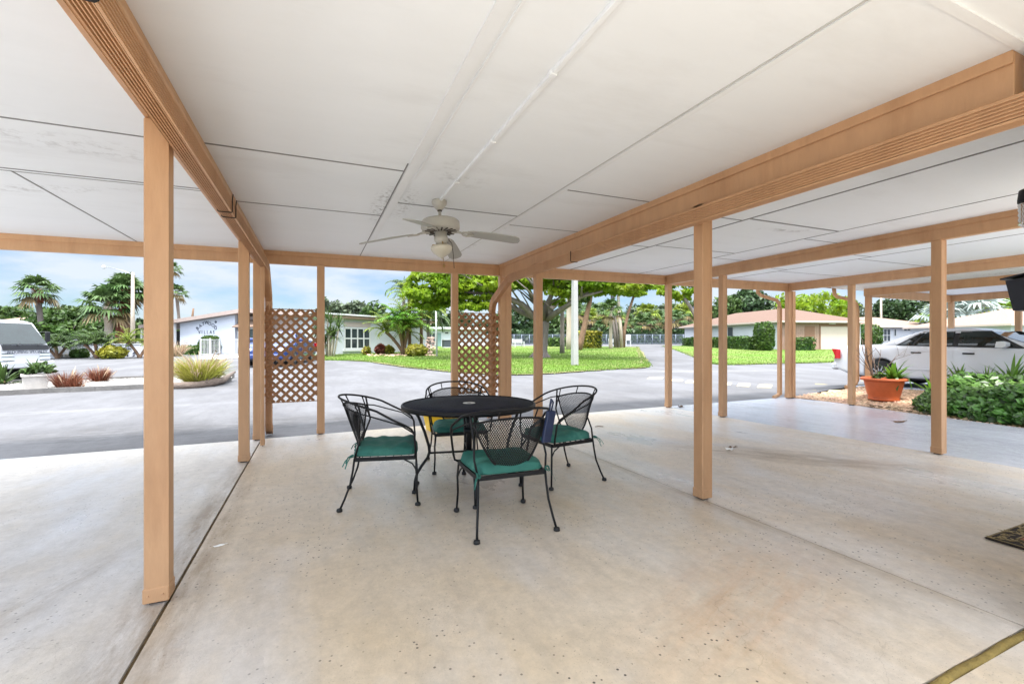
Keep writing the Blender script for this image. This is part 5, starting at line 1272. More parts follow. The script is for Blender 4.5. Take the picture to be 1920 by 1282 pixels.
b.loft([[W.P(-4.2, zA-4.2*sl+.02, o), W.P(Lw+1.2, zB+1.2*sl+.02, o), W.P(Lw+1.2, zB+1.2*sl+.30, o), W.P(-4.2, zA-4.2*sl+.30, o)] for o in (0.45, -dpt)], 0, False)
b.loft([[W.P(Lw+1.2, zB+1.2*sl+.02, o), W.P(Lw+8, zB-.3, o), W.P(Lw+8, zB, o), W.P(Lw+1.2, zB+1.2*sl+.30, o)] for o in (0.44, -dpt)], 0, False)
b.build('roof', M['rooftrim'], sb, so)
a0 = W.hit(442, 630)[0]; window_on(W, sb, so, Lw+.5, Lw+2.4, W.hit(442, 645)[1], W.hit(442, 616)[1], 2, 1)
b = MB(); za = W.hit(440, 613)[1]; b.loft([[W.P(a, za+.5, -.85), W.P(a, za-.05, .3), W.P(a, za+.03, .32), W.P(a, za+.6, -.85)] for a in (Lw+.05, Lw+3)], 0, False); b.build('awning', M['rooftan'], sb, so)
b = MB(); W.slab(b, -4, -3.8, zg, zA-.5, 0.2, 0.4); W.slab(b, -.35, -.15, zg, zA-.05, 0.2, 0.4); b.build('porch_post', M['whitepaint'], sb, so)
def letter(ch_, a, z, sz, tilt):
    nn = W.n; ry = math.atan2(nn.x, -nn.y)
    o = text_mesh('sign_letter', ch_, sz, M['lettering'], sb, tuple(W.P(a, z, 0.035)-so), (0, 0, 0), 0.01)
    o.rotation_euler = (Matrix.Rotation(ry, 3, 'Z') @ Matrix.Rotation(R_(90), 3, 'X') @ Matrix.Rotation(tilt, 3, 'Z')).to_euler()
for ch_, px, py, tl in zip('BAYWOOD', (371, 376.3, 381.8, 388, 394, 400, 404.8), (615.8, 611, 607, 605, 607.2, 610, 614.8), (48, 32, 15, 0, -15, -32, -48)):
    a, z = W.hit(px, py); letter(ch_, a, z, .40, R_(tl))
for ch_, px in zip('VILLAS', (374.5, 379.5, 384.5, 390, 396, 401.5)):
    a, z = W.hit(px, 623); letter(ch_, a, z, .38, 0)
# bird-like ornament beside the lettering
b = MB(); a, z = W.hit(405.5, 603.7); b.lathe([(.02, -.03), (.09, -.02), (.09, .02), (.02, .03)], k=12); M3 = (Matrix.Rotation(math.atan2(W.n.x, -W.n.y), 3, 'Z') @ Matrix.Rotation(R_(90), 3, 'X')); b.v = [tuple(W.P(a, z, .05)-so+(M3 @ Vector(v))) for v in b.v]; b.build('ornament', M['lettering'], sb)
# dark gate, railing, bench, apron in front of it
def rail_run(name, A, B, h, label, cat, m, nb, th=0.05, bar_=0.022, mid=True):
    A = Vector(A); B = Vector(B); rt = empty(name, A, 0, label, cat); of = A; u = (B-A)
    b = MB()
    for z in (h, 0.12) + ((h*.55,) if mid else ()): b.bar(A+Vector((0, 0, z)), B+Vector((0, 0, z)), th*.9, th*.9)
    b.build('rail', M[m], rt, of); b = MB()
    for i in range(1, nb): p = A+u*i/nb; b.bar(p+Vector((0, 0, .12)), p+Vector((0, 0, h)), bar_, bar_)
    b.build('balusters', M[m], rt, of)
    for p in (A, B): b = MB(); b.box(p.x-th*.8, p.x+th*.8, p.y-th*.8, p.y+th*.8, p.z-.1, p.z+h+.08); b.build('post', M[m], rt, of)
    return rt
wh = lambda px, py, d: Vector((*pt(px, py, d)[:2], terr(*pt(px, py, d)[:2])))
rail_run('railing', at(376, 667.5), at(394, 667.5), 1.15, 'white metal railing left of the clubhouse entrance bench', 'railing', 'whitepaint', 7, .045, .02, False)
rail_run('railing', at(394.6, 667.4), at(412, 664.5), 1.12, 'white metal railing in front of the teal bench', 'railing', 'whitepaint', 7, .045, .02, False)
rail_run('railing', at(431, 667), at(448, 667.5), 1.15, 'white metal railing right of the clubhouse entrance', 'railing', 'whitepaint', 7, .045, .02, False)
rail_run('gate', at(318, 660.5), at(337, 660.5), 1.7, 'black metal gate beside the clubhouse corner', 'gate', 'black', 12, .09, .05)
M['teal'] = mat('teal_paint', S(120, 190, 196), rough=0.5)
def bench(loc, rz, m, label, wd=1.3, group=None):
    rt = empty('bench', loc, rz, label, 'bench', group)
    b = MB()
    for i in range(4): b.box(-wd/2, wd/2, -.05-.1*i-.08, -.05-.1*i, .42, .45)
    b.build('seat', M[m], rt); b = MB()
    for i in range(4): b.box(-wd/2, wd/2, .0+.015*i, .025+.015*i, .52+.1*i, .6+.1*i)
    b.build('backrest', M[m], rt)
    for sx in (-1, 1):
        b = MB(); x = sx*(wd/2-.08); b.box(x-.03, x+.03, -.5, -.44, 0, .62); b.box(x-.03, x+.03, 0, .05, 0, .95); b.box(x-.03, x+.03, -.5, 0, .38, .42); b.box(x-.035, x+.035, -.52, .02, .6, .64); b.build('leg', M[m], rt)
    return rt
bench(at(403, 661.5), R_(-40), 'teal', 'teal bench behind the white railing by the clubhouse')
drape('path', [tuple(at(*p)[:2]) for p in ((372, 674), (410, 674.5), (446, 671), (452, 667), (415, 664.8), (378, 668))], 0.02, mat('pale_concrete_path', S(186, 184, 182), rough=0.8, var=0.06))
# white boundary wall with anchors
wA, wB = at(98, 671.5), at(318, 667); Wb = Wall(wA, wB); bw = empty('garden_wall', wA, 0, 'low white boundary wall with dark anchors along the far road edge', 'wall')
b = MB(); Wb.slab(b, -6, Wb.L, wA.z-.3, Wb.hit(150, 646)[1], 0, -.2); Wb.slab(b, -6.05, Wb.L+.05, Wb.hit(150, 646)[1]+.002, Wb.hit(150, 646)[1]+.07, .04, -.24); b.build('wall_face', M['stucco'], bw, bw.location)
for px in (164, 239):
    a, z = Wb.hit(px, 660); s_ = 1.0; b = MB(); T = lambda x, y: Wb.P(a+x, z+y, .03)
    b.tube([T(0, -.42), T(0, .4)], .04, 6); b.tube([T(-.2, .24), T(.2, .24)], .035, 6); b.tube([T(.09*math.cos(t), .48+.09*math.sin(t)) for t in [i*.63 for i in range(11)]], .025, 5)
    b.tube([T(.36*math.sin(t), -.12-.3*math.cos(t)) for t in [R_(-80+16*i) for i in range(11)]], .04, 6)
    for sx in (-1, 1): b.poly([T(sx*.46, -.1), T(sx*.25, -.16), T(sx*.36, .08)])
    b.build('anchor', M['lettering'], bw, bw.location)
# tan-roofed house at the far left, small white building further right
p0 = pt(-90, 640, 44); hip_house('house', p0, RGT, 8.0, 9, terr(p0.x, p0.y), 2.6, 1.35, 'tan-roofed house behind the white truck', 'stucco', 'rooftan')
p0 = pt(236, 640, 50); hz, Pz, oz = hip_house('house', p0, RGT, 2.2, 5, terr(p0.x, p0.y), 2.35, .35, 'small white flat-roofed building behind the palms', 'siding', 'whitepaint', .25)
Wz = Wall(Pz(0, 0, 0), Pz(2.2, 0, 0)); window_on(Wz, hz, oz, .35, .8, 1.3, 2.2, 1, 1, 'whitepaint', 'screen', .06); window_on(Wz, hz, oz, 1.2, 1.7, 1.3, 2.2, 1, 1, 'whitepaint', 'screen', .06)

# white house with the big window behind the left bay
gA, gB = at(606, 666), at(790, 659); W = Wall(gA, gB)
h1 = empty('house', gA, 0, 'white house with an eight-pane window and flat tan roof edge', 'house'); o1 = h1.location
zt0, zt1 = W.hit(640, 597)[1], W.hit(780, 605)[1]; zg = gA.z-.4; a00 = W.hit(585, 640)[0]; aR = W.hit(806, 640)[0]
sl = (zt1-zt0)/(W.hit(780, 605)[0]-W.hit(640, 597)[0]); Zt = lambda a: zt0+sl*(a-W.hit(640, 597)[0])
b = MB(); W.poly(b, [(a00, zg), (aR, zg), (aR, Zt(aR)), (a00, Zt(a00))], 0, -9); b.build('wall', M['stucco'], h1, o1)
b = MB(); W.poly(b, [(a00-.3, Zt(a00)+.003), (aR+.4, Zt(aR)+.003), (aR+.4, Zt(aR)+.22), (a00-.3, Zt(a00)+.22)], .4, -9.4); rf = b.build('roof', M['rooftan'], h1, o1)
b = MB(); W.poly(b, [(a00-.35, Zt(a00)+.223), (aR+.45, Zt(aR)+.223), (aR+.45, Zt(aR)+.33), (a00-.35, Zt(a00)+.33)], .5, -9.5); b.build('roof_edge', M['whitepaint'], rf, o1)
a0, z1 = W.hit(646, 615); a1, z0 = W.hit(693, 653); window_on(W, h1, o1, a0, a1, z0, z1, 4, 2, 'whitepaint', 'darkglass', .1)
b = MB(); W.slab(b, a0-.05, a1+.05, z1+.1, Zt(a0)-.25, .001, .04); b.build('panel', M['pinkwall'], h1, o1)
b = MB(); W.slab(b, a0-.15, a1+.15, z0-.2, z0-.07, .001, .12); b.build('sill', M['whitepaint'], h1, o1)
# flat-roofed white house further back
gA = pt(768, 640, 52); gB = pt(910, 640, 54); W = Wall(gA, gB); zg = terr(gA.x, gA.y)-.3
h3 = empty('house', (gA.x, gA.y, zg), 0, 'flat-roofed white house with dark porch beyond the lawn flagpole', 'house'); o3 = h3.location; zr_ = W.hit(830, 617)[1]
b = MB(); W.slab(b, 0, W.L, zg, zr_, 0, -6); b.build('wall', M['siding'], h3, o3)
b = MB(); W.slab(b, -.3, W.L+.3, zr_+.002, zr_+.24, .6, -6.3); b.build('roof', M['whitepaint'], h3, o3)
for (xa, xb, ya, yb, nm, gm) in ((774, 793, 624, 647, 'window', 'screen'), (797, 816, 624, 647, 'window', 'screen'), (834, 841, 622, 626, 'window', 'screen')):
    a0, z1 = W.hit(xa, ya); a1, z0 = W.hit(xb, yb); window_on(W, h3, o3, a0, a1, z0, z1, 3 if xb-xa > 10 else 1, 1, 'whitepaint', gm, .06)
a0, z1 = W.hit(820, 624); a1, _ = W.hit(827, 640); b = MB(); W.slab(b, a0, a1, zg, z1, .002, .04); b.build('door', mat('grey_green_door', S(122, 146, 146), rough=.5), h3, o3)
# ------------------------------------------------------------------ gravel island on the left
def gpt(px, py, dz=0.0): p = at(px, py); return Vector((p.x, p.y, p.z+dz))
isl_near = [at(*p) for p in ((-160, 748), (-60, 745), (0, 742), (100, 736.5), (180, 733), (260, 729.5), (325, 727.5), (372, 724.5), (405, 720.5), (430, 715))]
isl_far = [at(*p) for p in ((436, 709), (400, 706), (330, 708), (270, 711.5), (190, 714.5), (85, 718.5), (0, 721), (-160, 724))]
isl = [tuple(p[:2]) for p in isl_near+isl_far]
M['whitegravel'] = mat('white_gravel', S(136, 132, 127), rough=0.95, var=0.3, vscale=14, bump=1, bscale=40)
M['kerb'] = mat('weathered_kerb', S(104, 101, 98), rough=0.95, var=0.3, vscale=5, bump=0.6, bscale=40)
drape('gravel_island', isl, 0.06, M['whitegravel'], cut=1.0)
b = MB(); r = random.Random(2)
xs_ = [p[0] for p in isl]; ys_ = [p[1] for p in isl]
while len(b.f) < 7*2600:
    x = r.uniform(min(xs_), max(xs_)); y = r.uniform(min(ys_), max(ys_))
    if inside(x, y, isl): stone(b, Vector((x, y, terr(x, y)+0.06)), r.uniform(0.02, 0.05), r)
tag(b.build('gravel', leafmat('white_pebble', S(150, 145, 138), 0.35, 0, 0.9)), 'white gravel covering the road island', 'gravel', None, 'stuff')
for ln in (isl_near, isl_far):
    b = MB()
    for p, q in zip(ln, ln[1:]): b.bar(p+Vector((0, 0, .05)), q+Vector((0, 0, .05)), 0.14, 0.16)
    struct('kerb', b, M['kerb'])
# driftwood log
b = MB(); lp = [gpt(322, 729, .08), gpt(345, 729, .09), gpt(372, 727, .08), gpt(400, 724, .12), gpt(418, 720, .12), gpt(440, 713, .28)]
b.tube(lp, [.09, .11, .10, .13, .10, .04], 9); b.tube([gpt(398, 724, .12), gpt(405, 713, .25), gpt(412, 709, .3)], [.06, .05, .02], 7); b.tube([gpt(384, 726, .12), gpt(402, 722, .27), gpt(418, 716, .27)], [.06, .09, .05], 7)
lg = b.build('driftwood_log', mat('driftwood', S(112, 98, 88), rough=.95, var=.4, vscale=6, bump=1, bscale=20, stretch=(1, 1, 3))); tag(lg, 'weathered driftwood log lying along the tip of the gravel island', 'log')
p = gpt(374, 724); grass_clump('fountain_grass', p, 1.0, .80, 1500, 'big yellow-green fountain grass behind the driftwood log', 'leaf_fount', 3, w_=.014, plume=110, lean=-.10)
p = gpt(124, 732.5); grass_clump('fountain_grass', p, .55, .46, 480, 'bronze-red grass clump near the kerb beside the white planter', 'leaf_bronze', 5, lo=48, dmax=.7, w_=.013, plume=25, group='bronze grass clumps')
p = gpt(139, 733); grass_clump('fountain_grass', p, .45, .38, 260, 'yellowish bronze grass clump touching the red one by the kerb', 'leaf_bronze', 6, lo=48, dmax=.7, w_=.013, group='bronze grass clumps')
p = gpt(186, 719); grass_clump('fountain_grass', p, .5, .44, 480, 'bronze-red grass clump alone at the back of the gravel island', 'leaf_bronze', 8, lo=46, dmax=.7, w_=.015, plume=20, group='bronze grass clumps')
yc = gpt(4, 724); o = empty('yucca', yc, 0, 'spiky green yucca at the left edge in front of the truck', 'plant'); b = MB(); rosette(b, (0, 0, .05), .66, 60, random.Random(3), .075, 8, 88, .35); b.build('leaves', M['leaf_mid'], o)
b = MB(); b.tube([(0, 0, -.1), (0, 0, .15)], .09, 8); b.build('stem', M['bark_brown'], o)
# white concrete planter with trailing plant
wp = gpt(66, 734); pl_ = empty('planter', wp, R_(25), 'square white concrete planter box on the gravel beside the truck', 'planter')
k = mpp(wp); hw_ = 17*k; hh = 33*k
b = MB(); b.loft([[(sx*hw_*f, sy*hw_*f, z) for sx, sy in ((-1, -1), (1, -1), (1, 1), (-1, 1))] for f, z in ((.86, 0), (.86, .05), (.9, .05), (1.0, hh-.06), (1.1, hh-.06), (1.1, hh), (.95, hh), (.93, hh-.08))], 0, False)
b.build('box', mat('white_concrete', S(180, 174, 168), rough=.9, var=.12, vscale=6, bump=.4, bscale=30), pl_)
o = empty('trailing_plant', wp+Vector((0, 0, hh-.03)), 0, 'leafy green plant spilling over the white planter', 'plant'); b = MB(); crown(b, (.05, 0, .14), (hw_*1.2, hw_*1.1, .2), 22, 18, .08, 4, .2); rosette(b, (0, 0, .05), .42, 34, random.Random(8), .055, 5, 85, .7); b.build('leaves', M['leaf_mid'], o)
b = MB(); r = random.Random(6)
for i in range(9): stone(b, wp+Vector((r.uniform(.2, .75), r.uniform(-.2, .5), hh-.1+.05*r.random()))-wp, .13, r)
# stones stand on the planter rim side
sp_ = wp+Vector((.55, .9, -hh+.1)); o = b.build('rock_pile', M['pebble']); o.location = sp_; tag(o, 'pale rocks heaped behind the white planter', 'rocks')

# ------------------------------------------------------------------ planting along the white wall
for i, (px, py, sc_, lab) in enumerate(((108, 672.5, 1.0, 'multi-stemmed low palm nearest the truck by the white wall'), (182, 672, 1.05, 'low palm in front of the white wall between two round shrubs'), (262, 671, 1.1, 'bright low palm at the end of the white wall by the near post'))):
    base = at(px, py); k = mpp(base); rt = empty('date_palm', base, 0, lab, 'palm', 'low palms along the white wall'); r = random.Random(60+i)
    for j, (lx, ly) in enumerate(((-22, 0), (14, .3), (2, -.4))[: 3 if i != 2 else 2]): feather_palm('', None, (22+5*r.random())*k*sc_, 34*k*sc_, '', 70+i*5+j, 2.6*k, (lx*k*.8, ly), 20, 'leaf_palm_y' if i == 2 else 'leaf_mid', 'bark_brown', None, .24, .05, 1.5, parent=rt)
base = at(149, 671); k = mpp(base); round_shrub('round_shrub', base, 12.5*k, 14.5*k, 'small clipped dark red-green round shrub by the white wall', 5, 'leaf_hedge', leaf=.16, n=500)
base = at(211, 672.5); k = mpp(base); round_shrub('shrub', base, 20*k, 22*k, 'yellow-green leafy shrub in front of the white wall', 6, 'leaf_yel', leaf=.2, n=700, shape=2)
b = MB(); r = random.Random(14); base = at(127, 671); k = mpp(base)
for i in range(26): stone(b, Vector((r.uniform(-11, 11)*k, r.uniform(-.3, .3), r.uniform(0, 14)*k*(1-abs(i-13)/16))), 3.2*k, r)
o = b.build('rock_pile', mat('coral_rock', S(160, 150, 136), rough=.95, var=.4, vscale=5, bump=1, bscale=12)); o.location = base; tag(o, 'heap of grey coral rocks beside the low palm by the wall', 'rocks')
def far(px, d): q = pt(px, 641, d); return Vector((q.x, q.y, terr(q.x, q.y)))
def zat(py, d): return CAM_H+(641-py)*d/CAM_F
def ftree(px, ytop, wpx, d, label, lm, seed, name='tree', group='trees behind the white wall', hz=None, ncl=70, nl=42, size=.28, tr=.2, flat=.25, zr=None, sp=.3, bark='bark'):
    base = far(px, d); k = d/CAM_F; h = zat(ytop, d)-base.z; rx = wpx/2*k; rz = zr*k if zr else min(h*.48, rx*1.1)
    return bush_tree(name, base, h, (rx, rx*.8, rz), label, lm, True, None, ncl, nl, size, seed, group, 'tree', bark, tr, sp, flat)
ftree(95, 578, 80, 41, 'broad dark green tree just right of the truck, behind the first sabal palm', 'leaf_mid', 1, ncl=90, size=.26)
ftree(150, 570, 90, 43, 'tallest dense green tree in the middle of the white wall', 'leaf_mid', 2, ncl=100, size=.26)
ftree(120, 600, 110, 38, 'low spreading green tree directly over the white wall', 'leaf_hedge', 3, ncl=80, size=.24, zr=24)
ftree(205, 592, 90, 40, 'green tree behind the pale palm trunk', 'leaf_mid', 4, ncl=90, size=.26)
ftree(250, 600, 60, 46, 'dark tree at the right end of the white wall', 'leaf_dark', 5, ncl=60)
ftree(295, 598, 70, 60, 'distant green tree hidden behind the near left post', 'leaf_mid', 6, ncl=60)
ftree(8, 566, 50, 56, 'tree rising behind the tan roof at the left edge', 'leaf_mid', 7, ncl=50, size=.34)
fan_palm('sabal_palm', far(45, 62), zat(584, 62)-far(45, 62).z, 1.4, 'tiny distant palm over the tan roof', 3, group='sabal palms on the left')
fan_palm('sabal_palm', far(80, 37), zat(548, 37)-far(80, 37).z, 1.75, 'lone sabal palm with grey trunk right of the truck', 4, .19, (-.35, 0), 30, boots=1.1, group='sabal palms on the left')
fan_palm('sabal_palm', far(221, 34), zat(548, 34)-far(221, 34).z, 1.75, 'sabal palm with leaning red-brown trunk in the cluster by the light pole', 5, .24, (.45, 0), 34, bark='bark_red', boots=1.2, group='sabal palms on the left')
fan_palm('sabal_palm', far(239, 35), zat(545, 35)-far(239, 35).z, 1.7, 'sabal palm with straight brown trunk next to the light pole', 6, .22, (-.1, 0), 32, bark='bark_brown', boots=.8, group='sabal palms on the left')
fan_palm('sabal_palm', far(204, 33), zat(575, 33)-far(204, 33).z, 2.0, 'shorter drooping sabal palm with a pale smooth trunk', 7, .24, (-.05, 0), 32, bark='bark_pale', dry=6, group='sabal palms on the left')
fan_palm('washingtonia_palm', far(338, 66), zat(550, 66)-far(338, 66).z, 1.75, 'slender tall palm behind the clubhouse roof', 8, .2, (-.5, 0), 26, group='slender palms behind the clubhouse')
fan_palm('washingtonia_palm', far(318, 66), zat(506, 66)-far(318, 66).z, 1.75, 'tallest slender palm, crown just under the fascia by the near post', 9, .2, (.1, 0), 26, group='slender palms behind the clubhouse')
b = MB(); p = far(361, 60); b.tube([p+Vector((0, 0, 0)), p+Vector((.0, 0, zat(592, 60)-p.z)), p+Vector((.1, 0, zat(578, 60)-p.z))], [.16, .14, .1], 7); o = b.build('palm_stump', M['bark_brown']); tag(o, 'bare dead palm trunk poking above the clubhouse roof', 'palm')
# concrete street light with a long arm
q = far(249, 31); o = empty('street_light', q, 0, 'tall pale concrete street light with a thin arm beside the palms', 'street light'); zt = zat(511, 31)-q.z
b = MB(); b.tube([(0, 0, -.2), (0, 0, zt)], [.15, .085], 10); b.build('pole', M['bark_pale'], o); b = MB(); ar = RGT*-1
b.tube([Vector((0, 0, zt-.15)), ar*.6+Vector((0, 0, zt+.1)), ar*1.9+Vector((0, 0, zt+.42))], .025, 6); b.build('arm', M['alloy'], o)
b = MB(); c_ = ar*2.0+Vector((0, 0, zt+.40)); b.lathe([(.05, .1), (.09, .04), (.14, -.02), (.12, -.1), (.05, -.13)], c_, 12); b.build('lamp_head', M['clearlens'], o)
base = at(393, 663.5); k = mpp(base); round_shrub('shrub', base+Vector((0, .6, 0)), 20*k, 33*k, 'round green shrub behind the white railing under the lettering', 15, 'leaf_hedge', leaf=.2, n=900, shape=2.4)
base = at(356, 664); k = mpp(base); hedge_box('hedge', at(342, 663.5), at(374, 665), .9, 14*k, 'low green hedge along the foot of the clubhouse wall', 16, leaf=.2, dens=60)
base = at(332, 668); k = mpp(base); grass_clump('fountain_grass', base, .9, 1.0, 220, 'dry pinkish grass clump by the black gate', 'leaf_plume', 19, w_=.03)
ftree(328, 612, 24, 58, 'green tree seen through the porch beside the black gate', 'leaf_mid', 17, ncl=30, group='trees behind the clubhouse')

# ------------------------------------------------------------------ white house garden
ftree(622, 560, 70, 66, 'grey-green tree above the white house roof, left', 'leaf_grey', 21, ncl=60, size=.38, group='trees behind the white house', sp=.24)
ftree(665, 566, 70, 68, 'airy grey-leaved tree rising behind the white house', 'leaf_grey', 22, ncl=55, size=.36, group='trees behind the white house', sp=.22)
ftree(704, 570, 60, 64, 'rounded green tree right behind the white house roof', 'leaf_mid', 23, ncl=60, size=.36, group='trees behind the white house')
ftree(560, 588, 70, 66, 'green tree seen through the top of the left lattice', 'leaf_mid', 24, ncl=50, size=.36, group='trees behind the white house')
base = at(615, 668.5); k = mpp(base); o = empty('dracaena', base, 0, 'tall spiky green dracaena clump against the left of the white house', 'dracaena'); r = random.Random(31); b = MB(); t = MB()
for i in range(15):
    x, y = r.uniform(-20, 22)*k, r.uniform(-.5, .5); h = r.uniform(20, 74)*k; t.tube([(x*.5, y, -.1), (x*.8, y, h*.5), (x, y, h)], 1.5*k, 6); rosette(b, (x, y, h), 24*k, 30, r, 1.9*k, -30, 85, .5)
b.build('leaves', M['leaf_mid'], o); t.build('stems', M['bark_pale'], o)
base = at(687, 666); k = mpp(base); round_shrub('croton', base, 6.5*k, 16*k, 'small upright croton with red and yellow leaves under the big window', 33, 'leaf_yel', leaf=.17, n=240, shape=2, core='leaf_red', group='crotons by the white house')
base = at(714, 664.5); k = mpp(base); round_shrub('croton', base, 10*k, 18*k, 'dark red round croton right of the big window', 34, 'leaf_red', leaf=.18, n=420, shape=2.2, core='leaf_red', group='crotons by the white house')
base = at(730, 664.5); k = mpp(base); round_shrub('croton', base, 8*k, 16*k, 'yellow-green croton touching the dark red one', 35, 'leaf_yel', leaf=.18, n=300, shape=2.2, group='crotons by the white house')
base = at(757, 666); k = mpp(base); rt = empty('date_palm', base, 0, 'cluster of slanting palm stems with arching yellow-green fronds in the lawn bed', 'palm')
for j, (lx, hh_, dy) in enumerate(((-31, 44, .3), (-14, 60, -.4), (-2, 40, .2), (9, 52, -.2), (4, 70, .5))): feather_palm('', None, hh_*k, 50*k, '', 90+j, 3.0*k, (lx*k, dy), 22, 'leaf_palm_y' if j % 2 == 0 else 'leaf_brom', 'bark_brown', None, .26, 2.1*k, 1.55, parent=rt)
for (px, ytop, L_, lm, sd2, lab) in ((768, 556, 46, 'leaf_palm_y', 101, 'tall yellow-crowned palm rising over the palm cluster'), (790, 585, 52, 'leaf_palm_y', 102, 'palm with brown crownshaft between the tall palm and the flagpole'), (757, 545, 40, 'leaf_palm', 103, 'dark feathery palm crown windblown behind the yellow-crowned palm'), (803, 600, 48, 'leaf_palm', 104, 'drooping green palm just left of the flagpole')):
    d = dep(base)+(4 if px in (757, 803) else 1.5); k2 = d/CAM_F; f_ = far(px, d); feather_palm('feather_palm', f_, zat(ytop, d)-f_.z, L_*k2, lab, sd2, 3.2*k2, (0, 0), 22, lm, 'bark_brown' if lm != 'leaf_palm' else 'bark', 'palms in the lawn bed', .27, 2.0*k2, 1.7)
b = MB(); r = random.Random(44); bs = at(806, 667); k = mpp(bs)
for i in range(90):
    t = r.random(); z = t*34*k; stone(b, Vector((r.uniform(-14, 13)*k*(1-t*.55)+3*k*t, r.uniform(-.9, .9)*(1-t*.7), z)), r.uniform(2.0, 3.6)*k, r)
o = b.build('rock_pile', mat('pinkish_rock', S(172, 146, 132), rough=.95, var=.4, vscale=5, bump=1, bscale=12)); o.location = bs; tag(o, 'tall pile of pinkish rocks at the foot of the flagpole', 'rocks')
bs = at(781, 668.5); k = mpp(bs); round_shrub('shrub', bs, 18*k, 22*k, 'yellow-leaved shrub in front of the pink rock pile', 45, 'leaf_yel', leaf=.2, n=700, shape=2)
b = MB(); r = random.Random(46)
for i in range(120): p = at(r.uniform(690, 800), r.uniform(664.5, 668.5)); stone(b, p+Vector((0, 0, .03)), r.uniform(.06, .14), r)
tag(b.build('bed_stones', M['pebble']), 'row of pale stones edging the lawn bed by the palms', 'stones', None, 'stuff')
q = at(819, 669); o = empty('flagpole', q, 0, 'thin white flagpole standing at the edge of the rock pile', 'flagpole'); k = mpp(q)
b = MB(); b.tube([(0, 0, -.1), (-.06, 0, 101*k)], [.075, .05], 8); b.build('pole', M['whitepaint'], o); b = MB(); b.lathe([(.02, -.08), (.08, -.05), (.1, 0), (.06, .07), (.01, .09)], (-.06, 0, 101*k+.06), 10); b.build('finial', M['whitepaint'], o)
# air conditioner and bin beside the flat-roofed house
bs = far(838, 48); o = empty('air_conditioner', bs, 0, 'small dark outdoor unit against the flat-roofed house', 'air conditioner'); b = MB(); b.box(-.45, .45, -.4, .4, .1, .85, 0, .04); b.build('casing', M['screen'], o); b = MB(); b.box(-.5, .5, -.45, .45, 0, .1); b.box(-.5, .5, -.45, .45, .85, .9); b.build('frame', M['whitepaint'], o)

# ------------------------------------------------------------------ the big shade tree
bt = at(1013, 671); k = mpp(bt); kb = k
bg_ = empty('shade_tree', bt, 0, 'big spreading shade tree with bright green canopy on the middle lawn', 'tree')
V3 = lambda px, py, dd=0.0: pt(px, py, dep(bt)+dd)-bt
t = MB()
t.tube([V3(1013, 674), V3(1013, 668), V3(1014, 655), V3(1016, 630), V3(1018, 608), V3(1019, 595)], [19*k, 15.5*k, 12.5*k, 11.5*k, 12*k, 11*k], 14)
for a in range(7):   # root flare
    an = a*.9; d = Vector((math.cos(an), math.sin(an), 0)); t.tube([d*9*k+Vector((0, 0, 9*k)), d*15*k+Vector((0, 0, 3*k)), d*(23+4*(a % 3))*k+Vector((0, 0, -1.5*k))], [5*k, 4*k, 1.5*k], 7)
limbs = [[(1016, 606, 0), (1000, 592, -.5), (978, 570, -1), (955, 560, -1.5), (925, 553, -2), (880, 548, -2.5), (820, 540, -3)], [(1018, 602, 0), (1008, 575, .5), (992, 545, 1), (970, 520, 1.5)],
 [(1022, 600, 0), (1040, 588, -1), (1062, 574, -2), (1090, 556, -3), (1130, 546, -3.5)], [(1018, 600, 0), (1024, 575, -.5), (1038, 545, -1), (1060, 515, -1)], [(1018, 600, 0), (1012, 570, -2), (1005, 540, -4), (1000, 510, -5)], [(1020, 598, 0), (1032, 580, 2), (1055, 560, 4), (1080, 540, 6)], [(1000, 592, -.5), (978, 585, 1), (945, 566, 2), (900, 560, 3)]]
for l in limbs:
    P = [V3(*q) for q in l]; n = len(P); t.tube(P, [(7.5-6*i/(n-1))*k for i in range(n)], 9)
    r = random.Random(len(l)*7+int(l[-1][0]))
    for i in range(2, n):
        for j in range(2): e = P[i]+Vector((r.uniform(-1.6, 1.6), r.uniform(-1.4, 1.4), r.uniform(.1, 1.2))); t.tube([P[i-1], (P[i-1]+e)/2+Vector((0, 0, .1)), e], [2.2*k, 1.4*k, .5*k], 6)
t.build('trunk', M['bark'], bg_)
b = MB(); r = random.Random(77)
def layer(px, py, wpx, hpx, dd, ncl, seed, nl=44, sz=.19):
    c = V3(px, py, dd); crown(b, c, (wpx/2*k, wpx/2*k*.8, hpx/2*k), int(ncl*1.25), nl, sz, seed, .2, .5, .27)
for i, (px, py, w_, h_, dd, ncl) in enumerate(((815, 548, 120, 62, -2.5, 52), (800, 570, 80, 34, -1.5, 20), (850, 520, 130, 50, -2, 46), (905, 538, 120, 40, -2, 34), (895, 572, 75, 36, -2.5, 24), (960, 528, 130, 54, -1, 44), (1020, 530, 110, 60, 3, 30), (1020, 512, 160, 40, -1, 40), (1075, 545, 110, 40, -2, 36), (1130, 535, 120, 34, -2.5, 34), (1185, 540, 110, 36, -3, 34), (1100, 516, 180, 34, -2, 40), (1040, 570, 60, 20, 2, 8), (870, 500, 180, 40, -1, 34), (960, 500, 200, 40, 2, 34), (1060, 498, 200, 40, 1, 30))): layer(px, py, w_, h_, dd, ncl, 200+i)
b.build('crown', M['leaf_lime'], bg_)
